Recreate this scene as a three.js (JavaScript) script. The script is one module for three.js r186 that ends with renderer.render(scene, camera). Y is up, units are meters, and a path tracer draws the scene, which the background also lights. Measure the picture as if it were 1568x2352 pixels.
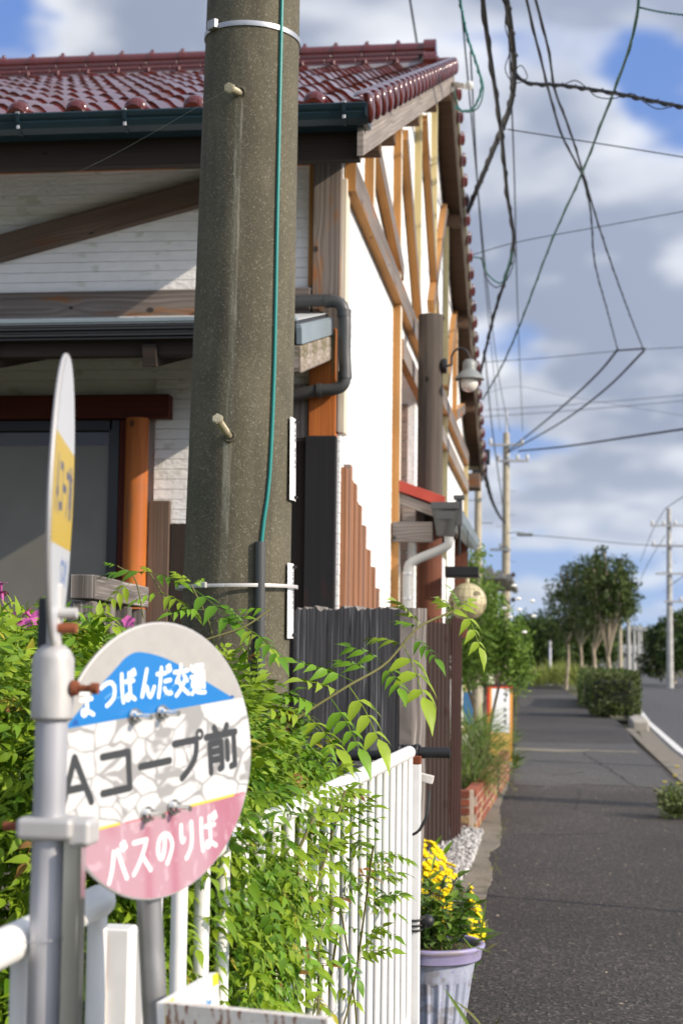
import * as THREE from 'three';
import { RoundedBoxGeometry } from 'three/addons/geometries/RoundedBoxGeometry.js';
import { mergeGeometries } from 'three/addons/utils/BufferGeometryUtils.js';

// ---------------------------------------------------------------- camera, sky, sun, exposure
const scene = new THREE.Scene();
const camera = new THREE.PerspectiveCamera(36.18, 682 / 1024, 0.05, 4000);
camera.position.set(0, 1.5, 0);
camera.rotation.set(0.0882, 0.1301, 0.012, 'YXZ');
camera.focus = 4.1;
camera.userData.fStop = 5.6;
camera.updateMatrixWorld(true);
camera.updateProjectionMatrix();

const renderer = new THREE.WebGLRenderer({ antialias: true });
renderer.setSize(682, 1024);
renderer.toneMapping = THREE.LinearToneMapping;
renderer.toneMappingExposure = 0.98;
renderer.shadowMap.enabled = true;

const SUN = new THREE.Vector3(0.8526, 0.443, 0.277).normalize();
const sun = new THREE.DirectionalLight(0xffefdb, 5.0);
sun.name = 'sun';
sun.position.copy(SUN).multiplyScalar(80).add(new THREE.Vector3(0, 2, -15));
sun.target.position.set(0, 2, -15);
sun.castShadow = true;
sun.shadow.mapSize.set(4096, 4096);
Object.assign(sun.shadow.camera, { left: -40, right: 40, top: 40, bottom: -40, near: 1, far: 200 });
scene.add(sun, sun.target);

// ---------------------------------------------------------------- noise
function rng(seed) { let s = seed | 0; return () => { s = (s + 0x6d2b79f5) | 0; let t = Math.imul(s ^ (s >>> 15), 1 | s); t = (t + Math.imul(t ^ (t >>> 7), 61 | t)) ^ t; return ((t ^ (t >>> 14)) >>> 0) / 4294967296; }; }
const R = rng(11);
const rr = (a, b) => a + (b - a) * R();
function hash(x, y, z) { let h = Math.imul(x | 0, 374761393) + Math.imul(y | 0, 668265263) + Math.imul(z | 0, 2147483647 ^ 0x5bd1e995); h = Math.imul(h ^ (h >>> 13), 1274126177); return ((h ^ (h >>> 16)) >>> 0) / 4294967296; }
function vnoise(x, y, s, px, py) { // value noise, periodic in px, py cells
  const ix = Math.floor(x), iy = Math.floor(y), fx = x - ix, fy = y - iy, u = fx * fx * (3 - 2 * fx), v = fy * fy * (3 - 2 * fy);
  const w = (i, p) => (p ? ((i % p) + p) % p : i);
  const a = hash(w(ix, px), w(iy, py), s), b = hash(w(ix + 1, px), w(iy, py), s), c = hash(w(ix, px), w(iy + 1, py), s), d = hash(w(ix + 1, px), w(iy + 1, py), s);
  return a + (b - a) * u + (c - a) * v + (a - b - c + d) * u * v;
}
function fbm(x, y, s, o = 4, px = 0, py = 0) { let t = 0, a = 0.5, n = 0; for (let i = 0; i < o; i++) { t += a * vnoise(x, y, s + i * 17, px, py); n += a; x *= 2; y *= 2; px *= 2; py *= 2; a *= 0.5; } return t / n; }
const clamp = (x, a = 0, b = 1) => Math.min(b, Math.max(a, x)), mix = (a, b, t) => a + (b - a) * t, sstep = (a, b, x) => { const t = clamp((x - a) / (b - a)); return t * t * (3 - 2 * t); };
const mix3 = (a, b, t) => [mix(a[0], b[0], t), mix(a[1], b[1], t), mix(a[2], b[2], t)];

// ---------------------------------------------------------------- the sky: blue air and a broken layer of cloud
{
  const W = 1536, H = 768, data = new Float32Array(W * H * 4);
  const gaps = [[-0.33, 0.385, -0.86, 0.09], [-0.34, 0.37, -0.86, 0.08], [0.06, 0.35, -0.935, 0.03], [0.08, 0.33, -0.94, 0.035], [0.078, 0.243, -0.967, 0.025], [0.3, 0.5, -0.8, 0.12], [-0.8, 0.4, 0.3, 0.3], [0.5, 0.6, 0.4, 0.35], [-0.2, 0.8, 0.5, 0.25]].map(([x, y, z, r]) => [new THREE.Vector3(x, y, z).normalize(), r]);
  const v = new THREE.Vector3();
  for (let j = 0; j < H; j++) {
    const up = ((j + 0.5) / H - 0.5) * Math.PI, y = Math.sin(up), cy = Math.cos(up);
    for (let i = 0; i < W; i++) {
      const a = ((i + 0.5) / W - 0.5) * 2 * Math.PI, x = Math.cos(a) * cy, z = Math.sin(a) * cy, o = (j * W + i) * 4;
      const cs = x * SUN.x + y * SUN.y + z * SUN.z, e = Math.max(y, 0);
      const air = mix3([0.47, 0.62, 0.87], [0.06, 0.20, 0.66], Math.pow(clamp(e * 1.55), 0.62));
      const glow = 1.6 * Math.pow(clamp(cs * 0.5 + 0.5), 8);
      let c = [air[0] + glow, air[1] + glow * 0.95, air[2] + glow * 0.85];
      if (y > 0.003) { // broken cloud: grey bases, lit towards the sun, brighter where the sun shines through
        const k = 1 / (y + 0.13), qx = x * k * 2.1 + 4.1, qz = z * k * 2.1 + 2.3;
        const dens = (a2, b2) => { const wx = fbm(a2 * 1.7 + 7, b2 * 1.7, 91, 3) - 0.5, wz = fbm(a2 * 1.7, b2 * 1.7 + 3, 95, 3) - 0.5; return fbm(a2 * 1.25 + wx * 0.55, b2 * 1.25 + wz * 0.55, 5, 7); };
        const d = dens(qx, qz), e2 = dens(qx + SUN.x * 0.16, qz + SUN.z * 0.16 - 0.03);
        let cover = 0.40 + 0.28 * sstep(0.06, 0.22, y);
        v.set(x, y, z);
        for (const [g, r] of gaps) { const ang = g.angleTo(v); cover -= 0.30 * Math.exp(-((ang / r) ** 2)) * (0.25 + 1.3 * fbm(qx * 5 + 3, qz * 5, 131, 4)); }
        const over = d + 0.10 - (1 - cover), m = sstep(-0.10, 0.07, over);
        const lit = clamp(0.56 + (d - e2) * 4.6 - 0.75 * sstep(0.06, 0.32, over) + 0.35 * sstep(0.06, 0.0, over));
        const sunny = 1 + 3.0 * Math.pow(clamp(cs * 0.5 + 0.5), 3.0);
        let col = mix3([0.31, 0.355, 0.46], [0.80, 0.82, 0.86], lit);
        col = mix3(col, [0.60, 0.66, 0.77], 0.75 * (1 - sstep(0.02, 0.15, y)));
        c = mix3(c, col.map((t) => t * sunny), m * sstep(0.003, 0.05, y) * 0.97);
      } else {
        c = mix3(c, [0.16, 0.17, 0.13], sstep(0, -0.06, y));
      }
      data[o] = c[0]; data[o + 1] = c[1]; data[o + 2] = c[2]; data[o + 3] = 1;
    }
  }
  const t = new THREE.DataTexture(data, W, H, THREE.RGBAFormat, THREE.FloatType);
  t.mapping = THREE.EquirectangularReflectionMapping; t.magFilter = t.minFilter = THREE.LinearFilter; t.colorSpace = THREE.LinearSRGBColorSpace; t.needsUpdate = true;
  scene.background = t; scene.environment = t;
}

// ---------------------------------------------------------------- placing
// a point of the street from a measured bearing (in the survey photo's 1568 x 2352 grid) and its distance along the street
const v3 = (x, y, z) => new THREE.Vector3(x, y, z);
function bearing(x, y) { return v3((x / 1568) * 2 - 1, 1 - (y / 2352) * 2, 0.5).unproject(camera).sub(camera.position); }
function at(x, y, d) { const w = bearing(x, y); return w.multiplyScalar(d / -w.z).add(camera.position); }
function onX(X, x, y) { const w = bearing(x, y); return w.multiplyScalar(X / w.x).add(camera.position); }
function ground(x, y, Y = 0) { const w = bearing(x, y); return w.multiplyScalar((Y - 1.5) / w.y).add(camera.position); }

const taken = new Map();
function numbered(name) { const n = taken.get(name) ?? 0; taken.set(name, n + 1); return n ? name + '_' + String(n).padStart(3, '0') : name; }
function tag(o, label, category, group) { o.userData.label = label; o.userData.category = category; if (group) o.userData.group = group; return o; }
function thing(name, label, category, pos = [0, 0, 0], turn = 0, group) { const o = new THREE.Group(); o.name = numbered(name); o.position.set(...(pos.isVector3 ? pos.toArray() : pos)); o.rotation.y = turn; scene.add(o); return tag(o, label, category, group); }
function part(name, geo, mat, parent, label) { const m = new THREE.Mesh(geo, mat); m.name = name; parent.add(m); if (label) m.userData.label = label; return m; }
function solo(name, geo, mat, label, category, group) { const m = new THREE.Mesh(geo, mat); m.name = numbered(name); scene.add(m); return tag(m, label, category, group); }
function struct(name, geo, mat, label) { const m = new THREE.Mesh(geo, mat); m.name = numbered(name); m.userData.kind = 'structure'; if (label) m.userData.label = label; scene.add(m); return m; }
function stuff(o) { o.userData.kind = 'stuff'; return o; }
// turn a mesh whose length runs along its own x so that it runs from a to b
const _m = new THREE.Matrix4();
function span(m, a, b, up = v3(0, 1, 0)) {
  const x = b.clone().sub(a).normalize(), z = x.clone().cross(up).normalize(), y = z.clone().cross(x);
  m.quaternion.setFromRotationMatrix(_m.makeBasis(x, y, z)); m.position.copy(a).add(b).multiplyScalar(0.5); return m;
}

// ---------------------------------------------------------------- geometry helpers
const white = () => new THREE.Color(1, 1, 1);
// uv in metres; u runs along the axis given
function uvMetres(g, along = 'x', ou = R() * 7, ov = R() * 7) {
  const p = g.attributes.position, n = g.attributes.normal, uv = new Float32Array(p.count * 2), ax = { x: 0, y: 1, z: 2 }[along];
  for (let i = 0; i < p.count; i++) {
    const c = [p.getX(i), p.getY(i), p.getZ(i)], m = [Math.abs(n.getX(i)), Math.abs(n.getY(i)), Math.abs(n.getZ(i))];
    let k = m.indexOf(Math.max(...m)); const rest = [0, 1, 2].filter((q) => q !== k);
    let u, w; if (k === ax) { u = c[rest[0]] * 0.2; w = c[rest[1]]; } else { u = c[ax]; w = c[rest.find((q) => q !== ax)]; }
    uv[i * 2] = u + ou; uv[i * 2 + 1] = w + ov;
  }
  g.setAttribute('uv', new THREE.BufferAttribute(uv, 2)); return g;
}
function bx(w, h, d, r = 0.004, along) {
  const m = Math.min(w, h, d), g = r > 0 ? new RoundedBoxGeometry(w, h, d, 1, Math.min(r, m * 0.45)) : new THREE.BoxGeometry(w, h, d);
  return uvMetres(g, along ?? (w >= h && w >= d ? 'x' : h >= d ? 'y' : 'z'));
}
function cyl(r0, r1, h, seg = 24, open = false) { return uvMetres(new THREE.CylinderGeometry(r0, r1, h, seg, 1, open), 'y'); }
function lathe(pts, seg = 32) { const g = new THREE.LatheGeometry(pts.map((p) => new THREE.Vector2(p[0], p[1])), seg); return g; }
function tube(pts, r, seg = 6, n) { const c = new THREE.CatmullRomCurve3(pts, false, 'catmullrom', 0.4); return new THREE.TubeGeometry(c, n ?? Math.max(2, pts.length * 6), r, seg, false); }
function tri(verts, idx, uv) { const g = new THREE.BufferGeometry(); g.setAttribute('position', new THREE.Float32BufferAttribute(verts, 3)); if (uv) g.setAttribute('uv', new THREE.Float32BufferAttribute(uv, 2)); g.setIndex(idx); g.computeVertexNormals(); return g; }
// a slab from an outline in the ground plane (x, z), its top at y
function sheet(pts, y, thick = 0.03) {
  const s = new THREE.Shape(pts.map((p) => new THREE.Vector2(p[0], -p[1]))), g = new THREE.ExtrudeGeometry(s, { depth: thick, bevelEnabled: false });
  g.rotateX(-Math.PI / 2); g.translate(0, y - thick, 0); g.computeVertexNormals(); return uvMetres(g, 'x', 0, 0);
}
// a straight prism of an outline (a, b) pushed along x
function prismX(pts, x0, x1) {
  const s = new THREE.Shape(pts.map((p) => new THREE.Vector2(p[0], p[1]))), g = new THREE.ExtrudeGeometry(s, { depth: x1 - x0, bevelEnabled: false });
  g.applyMatrix4(new THREE.Matrix4().set(0, 0, 1, x0, 0, 1, 0, 0, -1, 0, 0, 0, 0, 0, 0, 1)); return uvMetres(g, 'x'); // outline a is distance along -z
}
// ---------------------------------------------------------------- textures and materials
function tex(w, h, fn, srgb = true, rep = [1, 1]) {
  const d = new Uint8Array(w * h * 4);
  for (let j = 0; j < h; j++) for (let i = 0; i < w; i++) { const c = fn((i + 0.5) / w, (j + 0.5) / h), o = (j * w + i) * 4; d[o] = clamp(c[0]) * 255; d[o + 1] = clamp(c[1]) * 255; d[o + 2] = clamp(c[2]) * 255; d[o + 3] = 255; }
  const t = new THREE.DataTexture(d, w, h); t.wrapS = t.wrapT = THREE.RepeatWrapping; t.magFilter = t.minFilter = THREE.LinearFilter; t.repeat.set(...rep); if (srgb) t.colorSpace = THREE.SRGBColorSpace; t.needsUpdate = true; return t;
}
const g3 = (t) => [t, t, t], rgb = (r, g, b) => [r / 255, g / 255, b / 255];
const std = (o) => new THREE.MeshStandardMaterial({ roughness: 0.8, metalness: 0, ...o });
const phys = (o) => new THREE.MeshPhysicalMaterial({ roughness: 0.5, metalness: 0, ...o });
const lin = (r, g, b) => new THREE.Color().setRGB(r, g, b);

// timber: u runs along the grain, 2 m by 0.5 m a repeat
function timber(seed, dark, light, { stain, amount = 0.5, rough = 0.85, depth = 0.0015, rings = 26, knots = 3, contrast = 1 } = {}) {
  const kn = Array.from({ length: knots }, (_, i) => [hash(seed, i, 1), hash(seed, i, 2), 0.012 + 0.02 * hash(seed, i, 3)]);
  const grain = (u, v) => {
    let w = v + 0.05 * (fbm(u * 3, v * 4, seed, 3, 3, 4) - 0.5), ring = 0, knot = 0;
    for (const [a, b, r] of kn) { let du = Math.abs(u - a); du = Math.min(du, 1 - du) * 2; let dv = v - b; dv -= Math.round(dv); dv *= 0.5; const q = Math.hypot(du * 0.45, dv); w += 0.05 * Math.sign(dv || 1) * Math.exp(-((q / (r * 2.5)) ** 2)); knot = Math.max(knot, 1 - sstep(r * 0.35, r * 0.7, Math.hypot(du * 0.7, dv))); }
    const line = 0.6 * fbm(u * 3, w * 60, seed + 3, 3, 3, 60) + 0.4 * fbm(u * 2, w * 17, seed + 5, 3, 2, 17); ring = 0.5 + 0.5 * Math.sin(w * rings * 6.283 + 3 * fbm(u * 2, v * 8, seed + 9, 2, 2, 8));
    return [clamp(0.5 + ((0.78 * line + 0.22 * ring) - 0.5) * contrast), knot];
  };
  const map = tex(512, 256, (u, v) => {
    const [g, k] = grain(u, v); let c = mix3(dark, light, g);
    if (stain) c = mix3(c, mix3(stain, stain.map((t) => t * 0.7), 1 - g), sstep(1 - amount - 0.13, 1 - amount + 0.13, fbm(u * 6, v * 5, seed + 40, 4, 6, 5)));
    const b = 0.88 + 0.24 * fbm(u * 5, v * 4, seed + 70, 3, 5, 4);
    return mix3(c.map((t) => t * b), dark.map((t) => t * 0.45), k * 0.8);
  }, true, [0.5, 2]);
  return std({ map, bumpMap: map, bumpScale: depth, roughness: rough });
}
const MAT = {};
MAT.greyWood = timber(1, rgb(92, 84, 78), rgb(168, 158, 148), { depth: 0.002, rings: 20 });
MAT.greyBrown = timber(2, rgb(76, 68, 62), rgb(150, 140, 132), { stain: rgb(176, 96, 36), amount: 0.3, depth: 0.002, rings: 18 });
MAT.orange = timber(3, rgb(138, 92, 46), rgb(194, 146, 84), { depth: 0.001 });
MAT.orangeDull = timber(4, rgb(150, 78, 30), rgb(200, 118, 48), { stain: rgb(110, 108, 76), amount: 0.4, depth: 0.0012 });
MAT.tan = timber(23, rgb(164, 146, 98), rgb(210, 196, 150), { depth: 0.001 });
MAT.pale = timber(5, rgb(182, 170, 148), rgb(232, 224, 206), { depth: 0.001 });
MAT.paleGreen = timber(6, rgb(158, 152, 112), rgb(204, 196, 158), { depth: 0.001 });
MAT.dark = timber(7, rgb(34, 27, 22), rgb(66, 52, 42), { depth: 0.0012 });
MAT.darkRail = timber(8, rgb(74, 60, 50), rgb(126, 106, 90), { stain: rgb(150, 74, 28), amount: 0.22 });
MAT.char = timber(9, rgb(13, 13, 15), rgb(36, 35, 37), { stain: rgb(78, 34, 24), amount: 0.14, depth: 0.002 });
MAT.brownSlat = timber(10, rgb(116, 76, 50), rgb(166, 118, 84), { depth: 0.001 });
MAT.brownGrey = timber(12, rgb(104, 90, 82), rgb(150, 138, 130), {});
MAT.darkSlat = timber(13, rgb(46, 28, 24), rgb(84, 56, 50), { depth: 0.001 });
MAT.redLog = timber(14, rgb(76, 42, 28), rgb(122, 72, 48), { depth: 0.0015, rings: 10 });
MAT.orangeLog = timber(15, rgb(158, 80, 22), rgb(206, 120, 44), { stain: rgb(132, 112, 84), amount: 0.36, rings: 8, rough: 0.65 });
MAT.greyLog = timber(16, rgb(56, 50, 44), rgb(108, 98, 88), { depth: 0.002, rings: 9 });
function sleeperMat(seed, a, b, c) { // old cracked timber: long uneven fibres and checks; u along the grain (2 m), v across (0.5 m)
  const fib = (u, v) => { const w = v + 0.012 * (fbm(u * 5, v * 6, seed, 3, 5, 6) - 0.5); return [0.5 * fbm(u * 3, w * 21, seed + 1, 5, 3, 21) + 0.5 * fbm(u * 5, w * 57, seed + 6, 4, 5, 57), fbm(u * 7, w * 120, seed + 2, 3, 7, 120), fbm(u * 2, w * 15, seed + 3, 3, 2, 15)]; };
  const map = tex(512, 512, (u, v) => { const [p, q, k] = fib(u, v); let t = mix3(a, b, sstep(0.25, 0.78, 0.45 * p + 0.55 * q)); t = mix3(t, c, 0.8 * sstep(0.56, 0.7, q) * sstep(0.4, 0.6, k)); return mix3(t, [0.04, 0.036, 0.034], 0.9 * sstep(0.33, 0.27, p)); }, true, [0.5, 2]);
  return std({ map, bumpMap: map, bumpScale: 0.0022, roughness: 0.95 });
}
MAT.sleeper = sleeperMat(17, rgb(78, 73, 69), rgb(142, 134, 127), rgb(196, 189, 180));
MAT.soffit = timber(19, rgb(62, 44, 30), rgb(106, 80, 58), {});
MAT.board = timber(20, rgb(120, 100, 90), rgb(168, 148, 138), { rings: 12 });
MAT.redBeam = timber(22, rgb(64, 20, 10), rgb(104, 40, 18), {});

// white wood-textured siding
{
  const f = (u, v) => 0.55 * fbm(u * 14, v * 40, 31, 4, 14, 40) + 0.45 * fbm(u * 40, v * 60, 35, 2, 40, 60);
  const bump = tex(512, 512, (u, v) => g3(f(u, v)), false, [1, 1]);
  const map = tex(512, 512, (u, v) => { const t = 0.95 + 0.05 * fbm(u * 9, v * 9, 37, 4, 9, 9), s = sstep(0.66, 0.8, fbm(u * 7, v * 12, 39, 4, 7, 12)) * 0.10; return [t * (0.965 - s), t * (0.965 - s * 0.9), t * (0.955 - s * 1.2)]; }, true, [1, 1]);
  MAT.siding = std({ map, bumpMap: bump, bumpScale: 0.006, roughness: 0.85 });
  const old = tex(512, 512, (u, v) => { const t = 0.72 + 0.12 * fbm(u * 9, v * 12, 47, 4, 9, 12), s = sstep(0.5, 0.75, fbm(u * 6, v * 9, 49, 4, 6, 9)) * 0.22; return [t - s, t - s * 0.95, t * 0.9 - s]; });
  MAT.plaster = std({ map: old, bumpMap: bump, bumpScale: 0.004, roughness: 0.9 });
}
// concrete of the pole: fine pale grit on grey-olive; round the pole u, along it v (4 m a repeat); lime runs below the two bolts
{
  const speck = (u, v) => Math.max(sstep(0.74, 0.86, vnoise(u * 380, v * 1200, 51, 380, 1200)), 0.4 * sstep(0.93, 0.99, vnoise(u * 170, v * 560, 52, 170, 560)));
  const run = (u, v) => { // a drip stain hangs from each bolt hole; u = angle, v = height / 4
    let s = 0;
    for (const [bu, bv, len] of [[0.994, 0.858, 0.36], [0.99, 0.556, 0.16]]) { const w = 0.0125 * (0.75 + 0.5 * fbm(v * 40, bu * 9, 57, 3)), q = u - bu - 0.004 * (fbm(v * 22, 3, 58, 2) - 0.5), d = Math.abs(q - Math.round(q)); if (v < bv) s = Math.max(s, (1 - sstep(w * 0.75, w * 1.15, d)) * (1 - sstep(len * 0.6, len, bv - v)) * (0.55 + 0.45 * fbm(u * 90, v * 60, 59, 3))); }
    return s;
  };
  const map = tex(768, 2048, (u, v) => {
    const b = fbm(u * 14, v * 30, 53, 5, 14, 30), f = fbm(u * 120, v * 400, 54, 3, 120, 400); let c = mix3(rgb(72, 68, 53), rgb(104, 98, 79), 0.5 * b + 0.5 * f);
    c = mix3(c, rgb(66, 63, 50), 0.45 * sstep(0.5, 0.72, fbm(u * 16, v * 14, 55, 4, 16, 14))); c = mix3(c, rgb(58, 55, 44), 0.28 * sstep(0.62, 0.74, fbm(u * 24, v * 6, 56, 4, 24, 6))); { const q = Math.abs(u - 0.13); c = mix3(c, rgb(62, 60, 48), 0.5 * (1 - sstep(0.0012, 0.003, q + 0.001 * fbm(v * 90, 1, 60, 2)))); }  c = mix3(c, rgb(190, 186, 172), speck(u, v) * 0.34); c = mix3(c, rgb(164, 161, 146), run(u, v) * (0.18 + 0.5 * sstep(0.4, 0.7, fbm(u * 60, v * 24, 63, 4)))); return c;
  });
  const bump = tex(512, 1024, (u, v) => g3(0.5 * fbm(u * 120, v * 400, 54, 3, 120, 400) + 0.5 * speck(u, v)), false);
  MAT.pole = std({ map, bumpMap: bump, bumpScale: 0.0015, roughness: 0.9 });
}
// asphalt: 2 m a repeat
function asphalt(seed, a, b, grit, amount) {
  const sp = (u, v) => fbm(u * 170, v * 170, seed, 2, 170, 170), map = tex(1024, 1024, (u, v) => { const p = fbm(u * 4, v * 4, seed + 4, 5, 4, 4), s = sp(u, v); let c = mix3(a, b, 0.6 * p + 0.4 * s); c = mix3(c, grit, amount * sstep(0.64, 0.8, s)); return mix3(c, a.map((t) => t * 0.45), 0.8 * sstep(0.42, 0.27, s)); }, true, [0.5, 0.5]);
  return std({ map, bumpMap: tex(1024, 1024, (u, v) => g3(sp(u, v)), false, [0.5, 0.5]), bumpScale: 0.007, roughness: 0.9 });
}
MAT.asphalt = asphalt(61, rgb(44, 40, 38), rgb(62, 57, 54), rgb(140, 133, 124), 0.55);
MAT.asphaltGrey = asphalt(65, rgb(64, 62, 61), rgb(88, 86, 84), rgb(136, 134, 130), 0.35);
MAT.road = asphalt(69, rgb(70, 70, 71), rgb(92, 92, 92), rgb(150, 150, 150), 0.2);
function concrete(seed, a, b) { const f = (u, v) => fbm(u * 60, v * 60, seed, 4, 60, 60); return std({ map: tex(512, 512, (u, v) => { let c = mix3(a, b, 0.6 * fbm(u * 6, v * 6, seed + 2, 5, 6, 6) + 0.4 * f(u, v)); return mix3(c, rgb(74, 74, 52), 0.5 * sstep(0.58, 0.78, fbm(u * 8, v * 8, seed + 5, 4, 8, 8))); }, true, [0.7, 0.7]), bumpMap: tex(512, 512, (u, v) => g3(f(u, v)), false, [0.7, 0.7]), bumpScale: 0.004, roughness: 0.92 }); }
MAT.concrete = concrete(71, rgb(100, 93, 81), rgb(138, 130, 115));
MAT.kerb = concrete(73, rgb(140, 134, 122), rgb(176, 170, 158));
MAT.soil = std({ map: tex(512, 512, (u, v) => { const t = fbm(u * 30, v * 30, 77, 5, 30, 30), gr = sstep(0.45, 0.6, fbm(u * 5, v * 5, 78, 4, 5, 5)); return mix3(mix3(rgb(60, 50, 36), rgb(110, 96, 74), t), mix3(rgb(52, 66, 30), rgb(92, 104, 50), t), gr); }, true, [0.5, 0.5]), roughness: 1 });
// white paint on steel, chipped to rust in small spots
{
  const chip = (u, v) => sstep(0.875, 0.89, fbm(u * 13, v * 13, 81, 4, 13, 13)), map = tex(512, 512, (u, v) => { const t = 0.9 + 0.06 * fbm(u * 20, v * 20, 83, 3, 20, 20); return mix3([t, t * 0.995, t * 0.975], mix3(rgb(110, 60, 34), rgb(60, 52, 48), vnoise(u * 40, v * 40, 85, 40, 40)), chip(u, v)); });
  MAT.whitePaint = phys({ map, roughness: 0.42, clearcoat: 0.15, clearcoatRoughness: 0.3 });
  const rust = tex(256, 256, (u, v) => mix3(mix3(rgb(150, 74, 30), rgb(96, 44, 22), fbm(u * 9, v * 9, 86, 4, 9, 9)), rgb(222, 216, 206), sstep(0.52, 0.62, fbm(u * 6, v * 6, 87, 4, 6, 6))));
  MAT.rustyWhite = std({ map: rust, roughness: 0.8 });
  const edge = tex(512, 256, (u, v) => mix3(mix3(rgb(232, 228, 220), rgb(214, 208, 198), fbm(u * 12, v * 12, 88, 3, 12, 12)), mix3(rgb(128, 84, 62), rgb(170, 140, 112), fbm(u * 30, v * 20, 90, 3, 30, 20)), sstep(0.62, 0.7, fbm(u * 14, v * 9, 89, 4, 14, 9))), true, [3, 3]);
  MAT.stainedWhite = std({ map: edge, roughness: 0.6 });
}
// galvanised and cast metals
MAT.zinc = phys({ map: tex(256, 256, (u, v) => g3(0.60 + 0.2 * fbm(u * 16, v * 16, 101, 4, 16, 16))), metalness: 0.75, roughness: 0.42 });
MAT.castGrey = phys({ map: tex(256, 256, (u, v) => { const t = 0.66 + 0.12 * fbm(u * 12, v * 12, 103, 4, 12, 12); return [t, t * 0.99, t * 0.97]; }), roughness: 0.5, metalness: 0.25 });
MAT.steel = phys({ color: lin(0.62, 0.61, 0.58), metalness: 1, roughness: 0.28 });
MAT.stainless = phys({ color: lin(0.7, 0.69, 0.66), metalness: 1, roughness: 0.18 });
MAT.galvPost = phys({ map: tex(256, 512, (u, v) => { const t = 0.60 + 0.14 * fbm(u * 10, v * 14, 105, 4, 10, 14), s = sstep(0.6, 0.72, fbm(u * 5, v * 6, 106, 4, 5, 6)) * 0.22; return [t - s, t - s * 0.98, t * 1.02 - s * 0.9]; }), metalness: 0.35, roughness: 0.42 });
MAT.rust = std({ map: tex(128, 128, (u, v) => mix3(rgb(92, 46, 26), rgb(150, 84, 48), fbm(u * 10, v * 10, 107, 4, 10, 10))), roughness: 0.85 });
MAT.boltPaint = phys({ map: tex(128, 128, (u, v) => mix3(rgb(150, 140, 112), rgb(206, 198, 172), fbm(u * 9, v * 9, 108, 4, 9, 9))), metalness: 0.35, roughness: 0.45 });
MAT.gutter = phys({ color: lin(0.011, 0.03, 0.04), roughness: 0.32, metalness: 0.1 });
MAT.pvcGrey = phys({ color: lin(0.06, 0.062, 0.06), roughness: 0.42 });
MAT.pvcLight = phys({ color: lin(0.34, 0.345, 0.33), roughness: 0.42 });
MAT.black = phys({ color: lin(0.012, 0.012, 0.013), roughness: 0.5 });
MAT.cableBlack = std({ color: lin(0.016, 0.018, 0.02), roughness: 0.6 });
MAT.cableGreen = std({ color: lin(0.012, 0.10, 0.075), roughness: 0.5 });
MAT.cableTeal = phys({ color: lin(0.01, 0.22, 0.19), roughness: 0.35 });
MAT.flashing = phys({ map: tex(256, 256, (u, v) => { const t = 0.5 + 0.07 * fbm(u * 6, v * 6, 111, 4, 6, 6); return [t * 0.94, t * 1.03, t * 1.06]; }), roughness: 0.45, metalness: 0.1 });
MAT.darkMetal = phys({ color: lin(0.02, 0.025, 0.03), roughness: 0.4 });
MAT.corrugated = phys({ color: lin(0.02, 0.02, 0.02), roughness: 0.55 });
MAT.moss = std({ map: tex(256, 256, (u, v) => mix3(mix3(rgb(112, 100, 90), rgb(182, 170, 158), fbm(u * 5, v * 26, 113, 4, 5, 26)), mix3(rgb(58, 60, 24), rgb(96, 92, 44), fbm(u * 40, v * 40, 115, 3, 40, 40)), sstep(0.4, 0.72, 0.5 * fbm(u * 4, v * 5, 114, 5, 4, 5) + 0.5 * fbm(u * 19, v * 23, 118, 4, 19, 23))), true, [3, 3]), bumpMap: tex(128, 128, (u, v) => g3(fbm(u * 30, v * 30, 116, 3, 30, 30)), false, [3, 3]), bumpScale: 0.006, roughness: 1 });
MAT.redMetal = phys({ map: tex(256, 256, (u, v) => mix3(rgb(150, 50, 34), rgb(184, 72, 52), fbm(u * 6, v * 6, 117, 4, 6, 6))), roughness: 0.5 });
MAT.tile = phys({ map: tex(256, 256, (u, v) => mix3(rgb(72, 20, 16), rgb(104, 34, 26), fbm(u * 7, v * 7, 119, 4, 7, 7)), true, [3, 3]), roughness: 0.2, clearcoat: 0.6, clearcoatRoughness: 0.08 });
MAT.tileB = phys({ map: tex(256, 256, (u, v) => mix3(rgb(60, 17, 15), rgb(90, 28, 23), fbm(u * 7, v * 7, 120, 4, 7, 7)), true, [3, 3]), roughness: 0.24, clearcoat: 0.55, clearcoatRoughness: 0.1 });
MAT.tileC = phys({ map: tex(256, 256, (u, v) => mix3(mix3(rgb(66, 26, 22), rgb(92, 42, 34), fbm(u * 7, v * 7, 124, 4, 7, 7)), rgb(84, 74, 66), 0.6 * sstep(0.6, 0.75, fbm(u * 11, v * 11, 126, 4, 11, 11))), true, [3, 3]), roughness: 0.34, clearcoat: 0.4, clearcoatRoughness: 0.2 });
MAT.mortar = std({ color: lin(0.3, 0.29, 0.31), roughness: 0.9 });
MAT.glassDark = phys({ color: lin(0.012, 0.013, 0.012), roughness: 0.12 });
MAT.screen = phys({ map: tex(256, 256, (u, v) => g3(0.40 + 0.06 * fbm(u * 3, v * 3, 121, 3, 3, 3) + 0.05 * ((Math.floor(u * 128) + Math.floor(v * 128)) % 2)).map((t, i) => t * [1, 0.98, 0.9][i]), true, [2, 2]), roughness: 0.6, clearcoat: 0.35, clearcoatRoughness: 0.08 });
MAT.frame = phys({ color: lin(0.008, 0.008, 0.009), roughness: 0.35 });
MAT.recess = std({ color: lin(0.30, 0.25, 0.23), roughness: 0.9 });
MAT.interior = std({ color: lin(0.03, 0.026, 0.022), roughness: 1 });
MAT.lampGrey = phys({ color: lin(0.22, 0.235, 0.225), roughness: 0.5, metalness: 0.2 });
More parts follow.
